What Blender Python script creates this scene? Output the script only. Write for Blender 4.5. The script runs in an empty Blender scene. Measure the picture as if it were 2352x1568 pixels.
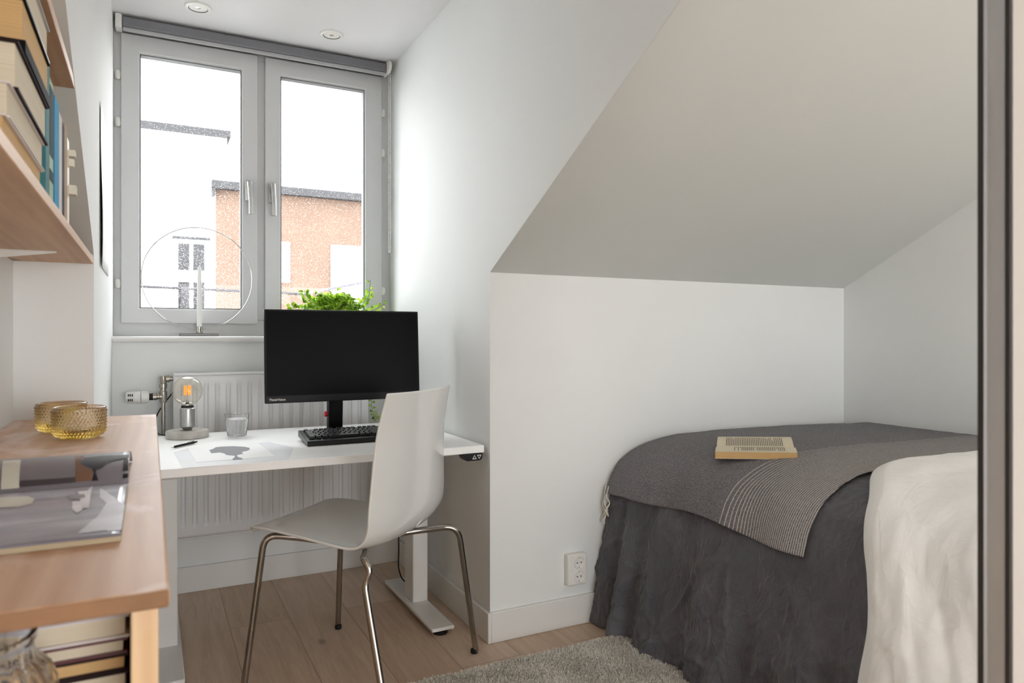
import bpy, bmesh, math, random
from mathutils import Vector, Matrix, noise
random.seed(7)
C = bpy.context.scene.collection
PI = math.pi
sc = bpy.context.scene

# ---------------------------------------------------------------- camera
EYE = 1.12
YAW = math.atan(831/1624)
cd = bpy.data.cameras.new('camera'); cam = bpy.data.objects.new('camera', cd); C.objects.link(cam)
cam.location = (0, 0, EYE); cam.rotation_euler = (PI/2, 0, -YAW)
cd.sensor_width = 36; cd.lens = 1624/2352*36; cd.shift_y = -12/2352
cd.clip_start = .02; cd.clip_end = 200
cd.dof.use_dof = True; cd.dof.focus_distance = 2.75; cd.dof.aperture_fstop = 6.0
sc.camera = cam
# ---------------------------------------------------------------- world (bright overcast sky)
W = bpy.data.worlds.new('world'); sc.world = W; W.use_nodes = True
W.node_tree.nodes['Background'].inputs[0].default_value = (0.965, 0.98, 1.0, 1)
W.node_tree.nodes['Background'].inputs[1].default_value = 7.0
# light portals: sampling helpers for the window and the unseen rear opening added for fill light
def portal(name, loc, rot, sx, sy):
    l = bpy.data.lights.new(name, 'AREA'); l.shape = 'RECTANGLE'; l.size = sx; l.size_y = sy
    l.cycles.is_portal = True
    o = bpy.data.objects.new(name, l); C.objects.link(o); o.location = loc; o.rotation_euler = rot
portal('window_portal', (.48, 3.75, 1.82), (-PI/2, 0, 0), 1.3, 1.45)
portal('rear_fill_portal', (1.5, -3.05, .90), (PI/2, 0, 0), 2.4, 1.85)
vs = sc.view_settings
vs.view_transform = 'Standard'; vs.look = 'None'; vs.gamma = 1; vs.use_curve_mapping = False
vs.exposure = 0.45
sc.cycles.max_bounces = 14; sc.cycles.diffuse_bounces = 7; sc.cycles.transparent_max_bounces = 16
sc.cycles.transmission_bounces = 12; sc.cycles.glossy_bounces = 6
sc.cycles.caustics_reflective = False

# ---------------------------------------------------------------- materials
def lin(c):
    return tuple((x/12.92 if x <= .04045 else ((x+.055)/1.055)**2.4) for x in c)
def rgb(r, g, b): return lin((r/255, g/255, b/255)) + (1,)
class NT:
    def __init__(s, name):
        s.m = bpy.data.materials.new(name); s.m.use_nodes = True
        s.t = s.m.node_tree; s.b = s.t.nodes['Principled BSDF']; s.out = s.t.nodes['Material Output']
    def n(s, ty, **kw):
        x = s.t.nodes.new(ty)
        for k, v in kw.items(): setattr(x, k, v)
        return x
    def l(s, a, b): s.t.links.new(a, b)
    def setin(s, node, key, val):
        if hasattr(val, 'links'): s.l(val, node.inputs[key])
        elif isinstance(val, bpy.types.NodeSocket): s.l(val, node.inputs[key])
        else: node.inputs[key].default_value = val
    def math(s, op, a, b=0.0, c=0.0):
        x = s.n('ShaderNodeMath', operation=op)
        s.setin(x, 0, a); s.setin(x, 1, b); s.setin(x, 2, c)
        return x.outputs[0]
    def obj(s, scale=(1,1,1), loc=(0,0,0)):
        t = s.n('ShaderNodeTexCoord'); mp = s.n('ShaderNodeMapping')
        s.l(t.outputs['Object'], mp.inputs[0]); mp.inputs['Scale'].default_value = scale; mp.inputs['Location'].default_value = loc
        return mp.outputs[0]
    def noise(s, vec, scale, detail=3, rough=.5, dist=0):
        x = s.n('ShaderNodeTexNoise'); s.l(vec, x.inputs['Vector'])
        x.inputs['Scale'].default_value = scale; x.inputs['Detail'].default_value = detail
        x.inputs['Roughness'].default_value = rough; x.inputs['Distortion'].default_value = dist
        return x.outputs['Fac']
    def ramp(s, fac, stops):
        x = s.n('ShaderNodeValToRGB'); s.l(fac, x.inputs[0]); e = x.color_ramp.elements
        while len(e) < len(stops): e.new(.5)
        for i, (p, c) in enumerate(stops): e[i].position = p; e[i].color = c if len(c) == 4 else (*c, 1)
        return x.outputs[0]
    def mix(s, f, a, b):
        x = s.n('ShaderNodeMix', data_type='RGBA'); s.setin(x, 0, f); s.setin(x, 6, a); s.setin(x, 7, b)
        return x.outputs[2]
    def bump(s, h, strength=.3, dist=.002):
        x = s.n('ShaderNodeBump'); x.inputs['Strength'].default_value = strength; x.inputs['Distance'].default_value = dist
        s.l(h, x.inputs['Height']); s.l(x.outputs[0], s.b.inputs['Normal']); return x.outputs[0]
def mat(name, col, rough=.5, metal=0, var=.04, vscale=8, bump=0, bscale=60, bdist=.001, **kw):
    n = NT(name)
    v = n.obj()
    if var:
        f = n.noise(v, vscale, 4)
        a = tuple(max(0, x*(1-var*1.5)) for x in col[:3]) + (1,); b = tuple(min(1, x*(1+var*1.5)) for x in col[:3]) + (1,)
        n.l(n.ramp(f, [(.3, a), (.7, b)]), n.b.inputs['Base Color'])
    else: n.b.inputs['Base Color'].default_value = col
    n.b.inputs['Roughness'].default_value = rough; n.b.inputs['Metallic'].default_value = metal
    if bump: n.bump(n.noise(v, bscale, 4), bump, bdist)
    for k, x in kw.items(): n.b.inputs[k.replace('_', ' ')].default_value = x
    return n.m
M = {}
M['wall'] = mat('wall_paint', rgb(232,234,233), .75, var=.008, vscale=3, bump=.12, bscale=180, bdist=.0006)
M['slope'] = mat('slope_paint', rgb(219,221,218), .8, var=.008, vscale=2, bump=.12, bscale=160, bdist=.0006)
M['ceil'] = mat('ceiling_paint', rgb(222,221,222), .85, var=.006, vscale=3)
M['trim'] = mat('trim_paint', rgb(228,227,224), .4, var=.01)
M['frame'] = mat('window_paint', rgb(208,209,210), .4, var=.01)
M['desk'] = mat('desk_laminate', rgb(250,250,250), .5, var=.001, Specular_IOR_Level=.75)
M['steelw'] = mat('white_steel', rgb(228,227,223), .35, var=.01)
M['radiator'] = mat('radiator_enamel', rgb(226,226,226), .35, var=.01)
M['shell'] = mat('chair_plastic', rgb(232,233,231), .14, var=.001, Coat_Weight=.6, Coat_Roughness=.04)
M['chrome'] = mat('chrome', rgb(205,200,195), .12, 1, var=.01)
M['darkchrome'] = mat('dark_chrome', rgb(168,163,158), .1, 1, var=.01)
M['steel'] = mat('brushed_steel', rgb(190,190,188), .3, 1, var=.03, vscale=40)
M['nickel'] = mat('nickel', rgb(176,170,160), .25, 1, var=.04, vscale=30)
M['black'] = mat('black_plastic', rgb(10,10,12), .4, var=.03, Specular_IOR_Level=.22)
M['keyblack'] = mat('key_plastic', rgb(11,11,12), .3, var=.02, Specular_IOR_Level=.3)
M['screen'] = mat('monitor_screen', rgb(3,3,4), .36, var=0, Specular_IOR_Level=.07)
M['rubber'] = mat('black_rubber', rgb(18,18,18), .7, var=.05)
M['blind'] = mat('blind_cassette', rgb(118,118,124), .5, var=.02)
M['white'] = mat('white_plastic', rgb(232,231,226), .35, var=.01)
M['concrete'] = mat('concrete', rgb(190,186,178), .85, var=.12, vscale=25, bump=.4, bscale=70)
M['wax'] = mat('candle_wax', rgb(246,246,244), .5, var=.004)
M['paper'] = mat('paper_white', rgb(246,246,246), .6, var=.004)
M['paperg'] = mat('paper_grey', rgb(230,232,236), .5, var=.02)
M['print'] = mat('grey_print', rgb(138,139,143), .7, var=.03, vscale=80)
M['red'] = mat('red_plastic', rgb(214,64,66), .4, var=.02)
M['alu'] = mat('aluminium', rgb(190,190,192), .45, .6, var=.02)
M['alud'] = mat('dark_seal', rgb(40,36,34), .5, var=.05)
M['door'] = mat('sliding_panel', rgb(176,170,163), .5, var=.01)
M['soil'] = mat('soil', rgb(60,45,35), .95, var=.3, bump=.8, bscale=90)
M['pot'] = mat('pot_ceramic', rgb(225,222,215), .35, var=.01)
M['mattress'] = mat('mattress_ticking', rgb(225,222,215), .9, var=.02)
M['bedbase'] = mat('bed_base_fabric', rgb(70,68,68), .9, var=.05)
def glow(name, col, s):
    n = NT(name); n.b.inputs['Base Color'].default_value = col
    n.b.inputs['Emission Color'].default_value = col; n.b.inputs['Emission Strength'].default_value = s
    return n.m
M['filament'] = glow('warm_filament', rgb(255,140,48), .9)

def glass(name, col=(1,1,1,1), rough=0, ior=1.45):
    n = NT(name); n.b.inputs['Base Color'].default_value = col; n.b.inputs['Roughness'].default_value = rough
    n.b.inputs['Transmission Weight'].default_value = 1; n.b.inputs['IOR'].default_value = ior
    return n.m
M['glass'] = glass('clear_glass'); M['water'] = glass('water', (.97,.99,1,1), 0, 1.33)
M['amber'] = glass('amber_glass', (.99,.98,.95,1), .01, 1.48)
_t = M['amber'].node_tree; _v = _t.nodes.new('ShaderNodeVolumeAbsorption'); _v.inputs['Color'].default_value = (.97,.86,.40,1); _v.inputs['Density'].default_value = 30
_t.links.new(_v.outputs[0], _t.nodes['Material Output'].inputs['Volume'])
def thin_glass(name, tint, refl=.08):
    n = NT(name)
    tr = n.n('ShaderNodeBsdfTransparent'); tr.inputs[0].default_value = tint
    gl = n.n('ShaderNodeBsdfGlossy'); gl.inputs['Roughness'].default_value = .02
    fr = n.n('ShaderNodeLayerWeight'); fr.inputs[0].default_value = .25
    mx = n.n('ShaderNodeMixShader'); n.l(n.math('MULTIPLY_ADD', fr.outputs['Facing'], .55, refl*.4), mx.inputs[0])
    n.l(tr.outputs[0], mx.inputs[1]); n.l(gl.outputs[0], mx.inputs[2]); n.l(mx.outputs[0], n.out.inputs[0])
    return n.m
M['bulb'] = thin_glass('bulb_glass', (.95,.93,.88,1))
def pane_glass():
    n = NT('window_glass_with_raindrops')
    v = n.obj()
    vo = n.n('ShaderNodeTexVoronoi'); n.l(v, vo.inputs['Vector']); vo.inputs['Scale'].default_value = 300
    sep = n.n('ShaderNodeSeparateXYZ'); n.l(v, sep.inputs[0])
    col = n.n('ShaderNodeSeparateColor'); n.l(vo.outputs['Color'], col.inputs[0])
    # random drop radius; more drops on the lower part of the pane
    h = n.n('ShaderNodeMapRange'); n.l(sep.outputs['Z'], h.inputs[0])
    h.inputs[1].default_value = .13; h.inputs[2].default_value = 1.1; h.inputs[3].default_value = .40; h.inputs[4].default_value = .08
    on = n.math('LESS_THAN', col.outputs[0], h.outputs[0])
    rad = n.math('MULTIPLY_ADD', col.outputs[1], .28, .10)
    inside = n.math('LESS_THAN', vo.outputs['Distance'], rad)
    mask = n.math('MULTIPLY', on, inside)
    bp = n.n('ShaderNodeBump'); bp.invert = True; bp.inputs['Strength'].default_value = 1; bp.inputs['Distance'].default_value = .004
    n.l(vo.outputs['Distance'], bp.inputs['Height'])
    rf = n.n('ShaderNodeBsdfRefraction'); rf.inputs['IOR'].default_value = 1.33; rf.inputs['Roughness'].default_value = .05
    n.l(bp.outputs[0], rf.inputs['Normal'])
    tr = n.n('ShaderNodeBsdfTransparent'); tr.inputs[0].default_value = (.98,.985,.98,1)
    mx = n.n('ShaderNodeMixShader'); n.l(n.math('MULTIPLY', mask, .6), mx.inputs[0]); n.l(tr.outputs[0], mx.inputs[1]); n.l(rf.outputs[0], mx.inputs[2])
    gl = n.n('ShaderNodeBsdfGlossy'); gl.inputs['Roughness'].default_value = .01
    m2 = n.n('ShaderNodeMixShader'); m2.inputs[0].default_value = .012; n.l(mx.outputs[0], m2.inputs[1]); n.l(gl.outputs[0], m2.inputs[2])
    n.l(m2.outputs[0], n.out.inputs[0]); return n.m
M['pane'] = pane_glass()

def pine(name, lo, hi, rough=.5, along='Y', scale=1.0, stain=.12):
    n = NT(name)
    s = {'Y': (9, .55, 9), 'Z': (9, 9, .55)}[along]
    s = tuple(x*scale for x in s)
    v = n.obj(s)
    f1 = n.noise(v, 1.3, 6, .6, 1.4)
    wv = n.n('ShaderNodeTexWave', wave_type='BANDS', bands_direction='X'); n.l(v, wv.inputs['Vector'])
    wv.inputs['Scale'].default_value = 1.1; wv.inputs['Distortion'].default_value = 7; wv.inputs['Detail'].default_value = 2; wv.inputs['Detail Scale'].default_value = .8
    f = n.math('MULTIPLY_ADD', wv.outputs['Fac'], .10, n.math('MULTIPLY', f1, .90))
    base = n.ramp(f, [(.3, lo), (.68, hi)])
    # knots
    vk = n.obj((5.5, 2.6, 5.5), (.37, .2, .1)); vo = n.n('ShaderNodeTexVoronoi'); n.l(vk, vo.inputs['Vector']); vo.inputs['Scale'].default_value = 1.0
    k = n.ramp(vo.outputs['Distance'], [(.07, (1,1,1)), (.17, (0,0,0))])
    dark = tuple(x*.42 for x in lo[:3]) + (1,)
    st_ = n.ramp(n.noise(n.obj((5, 3.5, 5), (.13, .4, 0)), 1.0, 5, .6, 1.0), [(.50, (0,0,0)), (.60, (1,1,1))])
    base = n.mix(n.math('MULTIPLY', st_, stain), base, rgb(226,206,196))
    n.l(n.mix(n.math('MULTIPLY', k, .75), base, dark), n.b.inputs['Base Color'])
    n.b.inputs['Roughness'].default_value = rough
    n.bump(f, .15, .001); return n.m
M['pine'] = pine('pine_board', rgb(178,136,100), rgb(208,170,132))
M['pinetop'] = pine('pine_worktop', rgb(182,138,104), rgb(208,170,138), .45, stain=.7)
M['pinev'] = pine('pine_upright', rgb(196,158,116), rgb(226,194,154), along='Z')

def floor_mat():
    n = NT('oak_floor_planks')
    t = n.n('ShaderNodeTexCoord'); mp = n.n('ShaderNodeMapping'); n.l(t.outputs['Object'], mp.inputs[0])
    mp.inputs['Rotation'].default_value = (0, 0, PI/2); mp.inputs['Location'].default_value = (.3, -.272+.222*6, 0)
    br = n.n('ShaderNodeTexBrick'); n.l(mp.outputs[0], br.inputs['Vector'])
    br.inputs['Scale'].default_value = 1; br.inputs['Mortar Size'].default_value = .0008; br.inputs['Brick Width'].default_value = 1.9
    br.inputs['Row Height'].default_value = .222; br.offset = .37
    br.inputs['Color1'].default_value = (.1,.1,.1,1); br.inputs['Color2'].default_value = (.9,.9,.9,1); br.inputs['Mortar'].default_value = (.5,.5,.5,1)
    br.inputs['Bias'].default_value = 0; br.inputs['Mortar Smooth'].default_value = .1
    v = n.obj((14, 1.0, 1))
    cx = n.n('ShaderNodeVectorMath', operation='ADD'); n.l(v, cx.inputs[0]); n.l(br.outputs['Color'], cx.inputs[1])
    f = n.noise(cx.outputs[0], 2.2, 7, .62, .9)
    g = n.noise(n.obj((90, 3, 1)), 3, 4, .6)
    ff = n.math('MULTIPLY_ADD', g, .4, n.math('MULTIPLY', f, .6))
    c = n.ramp(ff, [(.3, rgb(172,143,115)), (.52, rgb(203,174,146)), (.72, rgb(220,194,166))])
    tone = n.mix(.16, c, br.outputs['Color'])
    vk = n.obj((4.2, 2.1, 1), (.3, .7, 0)); vo = n.n('ShaderNodeTexVoronoi'); n.l(vk, vo.inputs['Vector']); vo.inputs['Scale'].default_value = 1
    k = n.ramp(vo.outputs['Distance'], [(.03, (1,1,1)), (.08, (0,0,0))])
    tone = n.mix(n.math('MULTIPLY', k, .5), tone, rgb(70,52,40))
    n.l(n.mix(br.outputs['Fac'], tone, rgb(96,76,60)), n.b.inputs['Base Color'])
    n.b.inputs['Roughness'].default_value = .48
    n.bump(n.math('SUBTRACT', ff, br.outputs['Fac']), .2, .001); return n.m
M['floor'] = floor_mat()
def rug_mat():
    n = NT('rug_wool')
    f = n.noise(n.obj(), 160, 3); f2 = n.noise(n.obj(), 9, 3)
    n.l(n.ramp(n.math('MULTIPLY_ADD', f2, .4, n.math('MULTIPLY', f, .6)), [(.32, rgb(190,184,173)), (.62, rgb(246,242,234))]), n.b.inputs['Base Color'])
    n.b.inputs['Roughness'].default_value = .95; return n.m
M['rug'] = rug_mat()
def fabric(name, lo, hi, ws=900, rough=.92, weave=.25, ridge=0):
    n = NT(name)
    v = n.obj(); f = n.noise(v, 6, 5, .6); g = n.noise(v, ws, 2)
    n.l(n.ramp(n.math('MULTIPLY_ADD', g, .5, n.math('MULTIPLY', f, .5)), [(.35, lo), (.65, hi)]), n.b.inputs['Base Color'])
    n.b.inputs['Roughness'].default_value = rough; n.b.inputs['Sheen Weight'].default_value = .15
    b1 = n.noise(n.obj((1, 1, .7)), 11, 4, .5, .8)
    h = n.math('MULTIPLY_ADD', g, .03, b1)
    if ridge:
        for sc_, am in ((5, .9), (13, .45)):
            q = n.noise(n.obj((1, 1.3, .8)), sc_, 3, .5, .9)
            rdg = n.math('POWER', n.math('MAXIMUM', n.math('SUBTRACT', 1.0, n.math('MULTIPLY', n.math('ABSOLUTE', n.math('SUBTRACT', q, .5)), 14)), 0.0), 1.5)
            h = n.math('MULTIPLY_ADD', rdg, am*ridge, h)
    n.bump(h, .6 if ridge else .35, .008); return n.m
M['linen'] = fabric('dark_linen', rgb(72,72,78), rgb(104,103,109), ridge=.7)
M['duvet'] = fabric('white_cotton', rgb(240,239,236), rgb(247,246,243), ridge=.12)
def throw_mat():
    n = NT('woven_throw')
    v = n.obj(); sep = n.n('ShaderNodeSeparateXYZ'); n.l(n.obj((1,1,1), (0, 1.9, 0)), sep.inputs[0])
    g = n.noise(v, 420, 3, .7)
    base = n.ramp(g, [(.36, rgb(58,56,60)), (.64, rgb(156,153,157))])
    t = n.math('MAXIMUM', n.math('DIVIDE', n.math('SUBTRACT', 1.712, sep.outputs['Y']), .33), 0.0)
    ph = n.math('MULTIPLY', n.math('POWER', t, 1.45), 34)
    fr = n.math('ABSOLUTE', n.math('SUBTRACT', n.math('FRACT', ph), .5))
    w = n.math('MULTIPLY_ADD', n.math('POWER', t, .5), .16, .045)
    wig = n.math('MULTIPLY', n.math('SUBTRACT', n.noise(v, 260, 2), .5), .25)
    rib = n.math('MULTIPLY_ADD', n.math('GREATER_THAN', n.math('SINE', n.math('MULTIPLY', n.math('SUBTRACT', sep.outputs['X'], sep.outputs['Z']), 1100)), 0.0), .12, .82)
    line = n.math('MULTIPLY', n.math('LESS_THAN', n.math('ADD', fr, wig), w), n.mix(n.math('GREATER_THAN', t, .35), (1,1,1,1), rib))
    on = n.math('GREATER_THAN', t, .012)
    n.l(n.mix(n.math('MULTIPLY', n.math('MULTIPLY', line, on), .85), base, rgb(206,200,190)), n.b.inputs['Base Color'])
    n.b.inputs['Roughness'].default_value = .95
    n.bump(g, .6, .002); return n.m
M['throw'] = throw_mat()
M['tassel'] = mat('cream_yarn', rgb(222,216,203), .9, var=.05)
def leaf_mat():
    n = NT('leaf_green')
    oi = n.n('ShaderNodeTexCoord'); f = n.noise(n.obj(), 48, 2)
    c = n.ramp(f, [(.34, rgb(52,96,34)), (.5, rgb(150,194,48)), (.68, rgb(208,232,96))])
    n.l(c, n.b.inputs['Base Color']); n.b.inputs['Roughness'].default_value = .4
    tl = n.n('ShaderNodeBsdfTranslucent'); n.l(c, tl.inputs[0])
    mx = n.n('ShaderNodeMixShader'); mx.inputs[0].default_value = .4
    n.l(n.b.outputs[0], mx.inputs[1]); n.l(tl.outputs[0], mx.inputs[2]); n.l(mx.outputs[0], n.out.inputs[0]); return n.m
M['leaf'] = leaf_mat(); M['stem'] = mat('stem_brown', rgb(74,84,40), .7, var=.1)
def pages(name, col):
    n = NT(name); v = n.obj((1, 1, 1))
    sep = n.n('ShaderNodeSeparateXYZ'); n.l(v, sep.inputs[0])
    f = n.noise(n.obj((.6, .6, 260)), 5, 3)
    n.l(n.ramp(f, [(.3, tuple(x*.8 for x in col[:3])), (.7, col)]), n.b.inputs['Base Color'])
    n.b.inputs['Roughness'].default_value = .85; return n.m
M['pages'] = pages('page_edges', rgb(222,210,186)); M['pagestan'] = pages('aged_page_edges', rgb(214,176,122))

# ---------------------------------------------------------------- mesh helpers
class B:
    def __init__(s): s.v = []; s.f = []; s.mi = []; s.m = 0
    def add(s, vs, fs):
        o = len(s.v); s.v += [tuple(p) for p in vs]
        for f in fs: s.f.append(tuple(i+o for i in f)); s.mi.append(s.m)
        return s
    def box(s, x0, x1, y0, y1, z0, z1):
        return s.add([(x,y,z) for z in (z0,z1) for y in (y0,y1) for x in (x0,x1)],
                     [(0,2,3,1),(4,5,7,6),(0,1,5,4),(2,6,7,3),(0,4,6,2),(1,3,7,5)])
    def prism(s, poly, axis, a, b):
        n = len(poly)
        def P(p, t):
            return {'X': (t, p[0], p[1]), 'Y': (p[0], t, p[1]), 'Z': (p[0], p[1], t)}[axis]
        return s.add([P(p, a) for p in poly]+[P(p, b) for p in poly],
                     [tuple(range(n)), tuple(range(2*n-1, n-1, -1))]+[(i, (i+1)%n, (i+1)%n+n, i+n) for i in range(n)])
    def lathe(s, prof, c, n=48, axis='Z', fn=None, close=False):
        vs = []; fs = []
        for j, (r, h) in enumerate(prof):
            for i in range(n):
                a = 2*PI*i/n; rr = r if fn is None else r+fn(a, h, j)
                p = (rr*math.cos(a), rr*math.sin(a), h)
                if axis == 'X': p = (p[2], p[0], p[1])
                if axis == 'Y': p = (p[0], p[2], p[1])
                vs.append((p[0]+c[0], p[1]+c[1], p[2]+c[2]))
        m = len(prof)
        for j in range(m-1):
            for i in range(n): fs.append((j*n+i, j*n+(i+1)%n, (j+1)*n+(i+1)%n, (j+1)*n+i))
        if not close:
            if prof[0][0] > 1e-6: fs.append(tuple(range(n-1, -1, -1)))
            if prof[-1][0] > 1e-6: fs.append(tuple(range((m-1)*n, m*n)))
        else:
            for i in range(n): fs.append(((m-1)*n+i, (m-1)*n+(i+1)%n, (i+1)%n, i))
        return s.add(vs, fs)
    def tube(s, pts, r, n=10, closed=False):
        pts = [Vector(p) for p in pts]; m = len(pts); vs = []; fs = []
        rs = r if isinstance(r, (list, tuple)) else [r]*m
        up = None
        for i, p in enumerate(pts):
            if closed: t = pts[(i+1)%m]-pts[i-1]
            else: t = pts[min(i+1, m-1)]-pts[max(i-1, 0)]
            t.normalize()
            if up is None: up = Vector((0,0,1)) if abs(t.z) < .9 else Vector((1,0,0))
            x = t.cross(up).normalized(); up = x.cross(t).normalized()
            for k in range(n):
                a = 2*PI*k/n; vs.append(p+(x*math.cos(a)+up*math.sin(a))*rs[i])
        for i in range(m if closed else m-1):
            for k in range(n): fs.append((i*n+k, i*n+(k+1)%n, ((i+1)%m)*n+(k+1)%n, ((i+1)%m)*n+k))
        if not closed: fs += [tuple(range(n-1, -1, -1)), tuple(range((m-1)*n, m*n))]
        return s.add(vs, fs)
    def grid(s, fn, nu, nv):
        vs = [fn(i/(nu-1), j/(nv-1)) for j in range(nv) for i in range(nu)]
        return s.add(vs, [(j*nu+i, j*nu+i+1, (j+1)*nu+i+1, (j+1)*nu+i) for j in range(nv-1) for i in range(nu-1)])
def rim(b, o, i, y0, y1):
    # rectangular frame in one piece: outer (x0,x1,z0,z1), inner (x0,x1,z0,z1)
    P = lambda q, y: [(q[0],y,q[2]),(q[1],y,q[2]),(q[1],y,q[3]),(q[0],y,q[3])]
    v = P(o,y0)+P(i,y0)+P(o,y1)+P(i,y1); f = []
    for k in range(4):
        n = (k+1)%4
        f += [(k,n,4+n,4+k),(8+k,12+k,12+n,8+n),(k,8+k,8+n,n),(4+k,4+n,12+n,12+k)]
    return b.add(v, f)
WM = {}
def obj(name, b, mats, parent=None, bevel=0, seg=2, sharp=35, solid=0, subsurf=0, loc=None, off=-1, **props):
    me = bpy.data.meshes.new(name); o = bpy.data.objects.new(name, me); C.objects.link(o)
    if loc is not None and parent is None: Mw = Matrix.Translation(loc)
    else: Mw = WM.get(parent.name, Matrix()) if parent else Matrix()
    inv = Mw.inverted()
    me.from_pydata([tuple(inv @ Vector(p)) for p in b.v], [], b.f)
    if not isinstance(mats, (list, tuple)): mats = [mats]
    for m in mats: me.materials.append(m)
    me.polygons.foreach_set('material_index', b.mi)
    bm = bmesh.new(); bm.from_mesh(me)
    if subsurf == 0 or solid: bmesh.ops.recalc_face_normals(bm, faces=bm.faces)
    bm.to_mesh(me); bm.free()
    me.polygons.foreach_set('use_smooth', [True]*len(me.polygons))
    me.set_sharp_from_angle(angle=math.radians(sharp)); me.update()
    if parent: o.parent = parent
    else: o.matrix_basis = Mw
    WM[o.name] = Mw
    if solid:
        d = o.modifiers.new('solid', 'SOLIDIFY'); d.thickness = solid; d.offset = off
    if bevel:
        d = o.modifiers.new('bevel', 'BEVEL'); d.width = bevel; d.segments = seg; d.limit_method = 'ANGLE'; d.angle_limit = math.radians(40)
        d.harden_normals = False
    if subsurf:
        d = o.modifiers.new('sub', 'SUBSURF'); d.levels = subsurf; d.render_levels = subsurf
    for k, v in props.items(): o[k] = v
    return o
def tag(o, label, cat, group=None, kind=None):
    o['label'] = label; o['category'] = cat
    if group: o['group'] = group
    if kind: o['kind'] = kind
    return o
def thing(name, label, cat, loc, rotz=0, group=None, tilt=None):
    o = bpy.data.objects.new(name, None); C.objects.link(o); o.empty_display_size = .05
    Mw = Matrix.Translation(loc) @ Matrix.Rotation(rotz, 4, 'Z')
    if tilt: Mw = Mw @ Matrix.Rotation(tilt, 4, 'X')
    o.matrix_basis = Mw; WM[o.name] = Mw
    return tag(o, label, cat, group)
def struct(name, b, m, bevel=0, **kw):
    return obj(name, b, m, None, bevel=bevel, kind='structure', **kw)
def bez(p0, p1, p2, p3, n=12):
    out = []
    for i in range(n+1):
        t = i/n; out.append(tuple((1-t)**3*a+3*(1-t)**2*t*b+3*(1-t)*t*t*c+t**3*d for a, b, c, d in zip(p0, p1, p2, p3)))
    return out
def smooth_path(pts, rad=.05, n=8):
    P = [Vector(p) for p in pts]; out = [P[0]]
    for i in range(1, len(P)-1):
        a = P[i-1]-P[i]; b = P[i+1]-P[i]; r = min(rad, a.length*.48, b.length*.48)
        s = P[i]+a.normalized()*r; e = P[i]+b.normalized()*r
        for k in range(n+1):
            t = k/n; out.append(s*(1-t)**2+P[i]*2*t*(1-t)+e*t*t)
    out.append(P[-1]); return out
def sstep(a, b, x):
    t = max(0, min(1, (x-a)/(b-a))); return t*t*(3-2*t)

# ---------------------------------------------------------------- room shell
XL, XD, XR, XB, YK, YW, ZC, ZK, TS, YF = -.333, -.143, 1.107, 3.02, 2.34, 3.406, 2.507, 1.354, .53, 3.55
YC = YK-(ZC-ZK)/TS
YR = -2.9
struct('floor', B().box(-.6, 3.25, YR, 3.75, -.1, 0), M['floor'])
struct('ceiling', B().box(-.6, 3.25, YR, YF+.25, ZC, ZC+.1), M['ceil'])
struct('wall_left', B().box(XL-.12, XL, YR, YK+.12, 0, ZC), M['wall'])
struct('wall_right', B().box(XB, XB+.12, YR, YK+.12, 0, ZC), M['wall'])
struct('wall_knee_right', B().box(XR+.1, XB, YK, YK+.1, 0, ZK), M['wall'])
struct('wall_knee_left', B().box(XL, XD-.1, YK, YK+.1, 0, ZK), M['wall'])
struct('ceiling_slope_right', B().prism([(YK, ZK), (YC, ZC), (YC+.08, ZC), (YK, ZK+.04), (YK+.1, ZK+.04), (YK+.1, ZK)], 'X', XR+.0005, XB), M['slope'])
struct('ceiling_slope_left', B().prism([(YK, ZK), (YC, ZC), (YC+.08, ZC), (YK, ZK+.04), (YK+.1, ZK+.04), (YK+.1, ZK)], 'X', XL, XD-.0005), M['slope'])
ck = [(YF+.25, 0), (YK, 0), (YK, ZK+.0015), (YC+.003, ZC), (YF+.25, ZC)]
struct('wall_dormer_right', B().prism(ck, 'X', XR, XR+.1), M['wall'])
struct('wall_dormer_left', B().prism(ck, 'X', XD-.1, XD), M['wall'])
struct('wall_window', B().box(XD, XR, YW, YF+.25, 0, 1.0965), M['wall'])
b = B().box(XL-.12, .35, YR-.12, YR, 0, ZC); b.box(2.65, XB+.12, YR-.12, YR, 0, ZC); b.box(.35, 2.65, YR-.12, YR, 1.8, ZC)  # unseen rear opening, added and sized to let fill light in
struct('wall_back', b, M['wall'])
# baseboards with a small chamfer line on top
def base(name, x0, x1, y0, y1):
    b = B().box(x0, x1, y0, y1, 0, .112)
    return struct(name, b, M['trim'], bevel=.003)
base('baseboard_window', XD, XR, YW-.014, YW)
base('baseboard_dormer_right', XR-.014, XR, YK-.014, YW-.014)
base('baseboard_knee_right', XR, XB, YK-.014, YK)
base('baseboard_dormer_left', XD, XD+.014, YK, YW-.014)
base('baseboard_left', XL, XL+.014, YR, YK)
base('baseboard_right', XB-.014, XB, YR, YK-.014)

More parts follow.
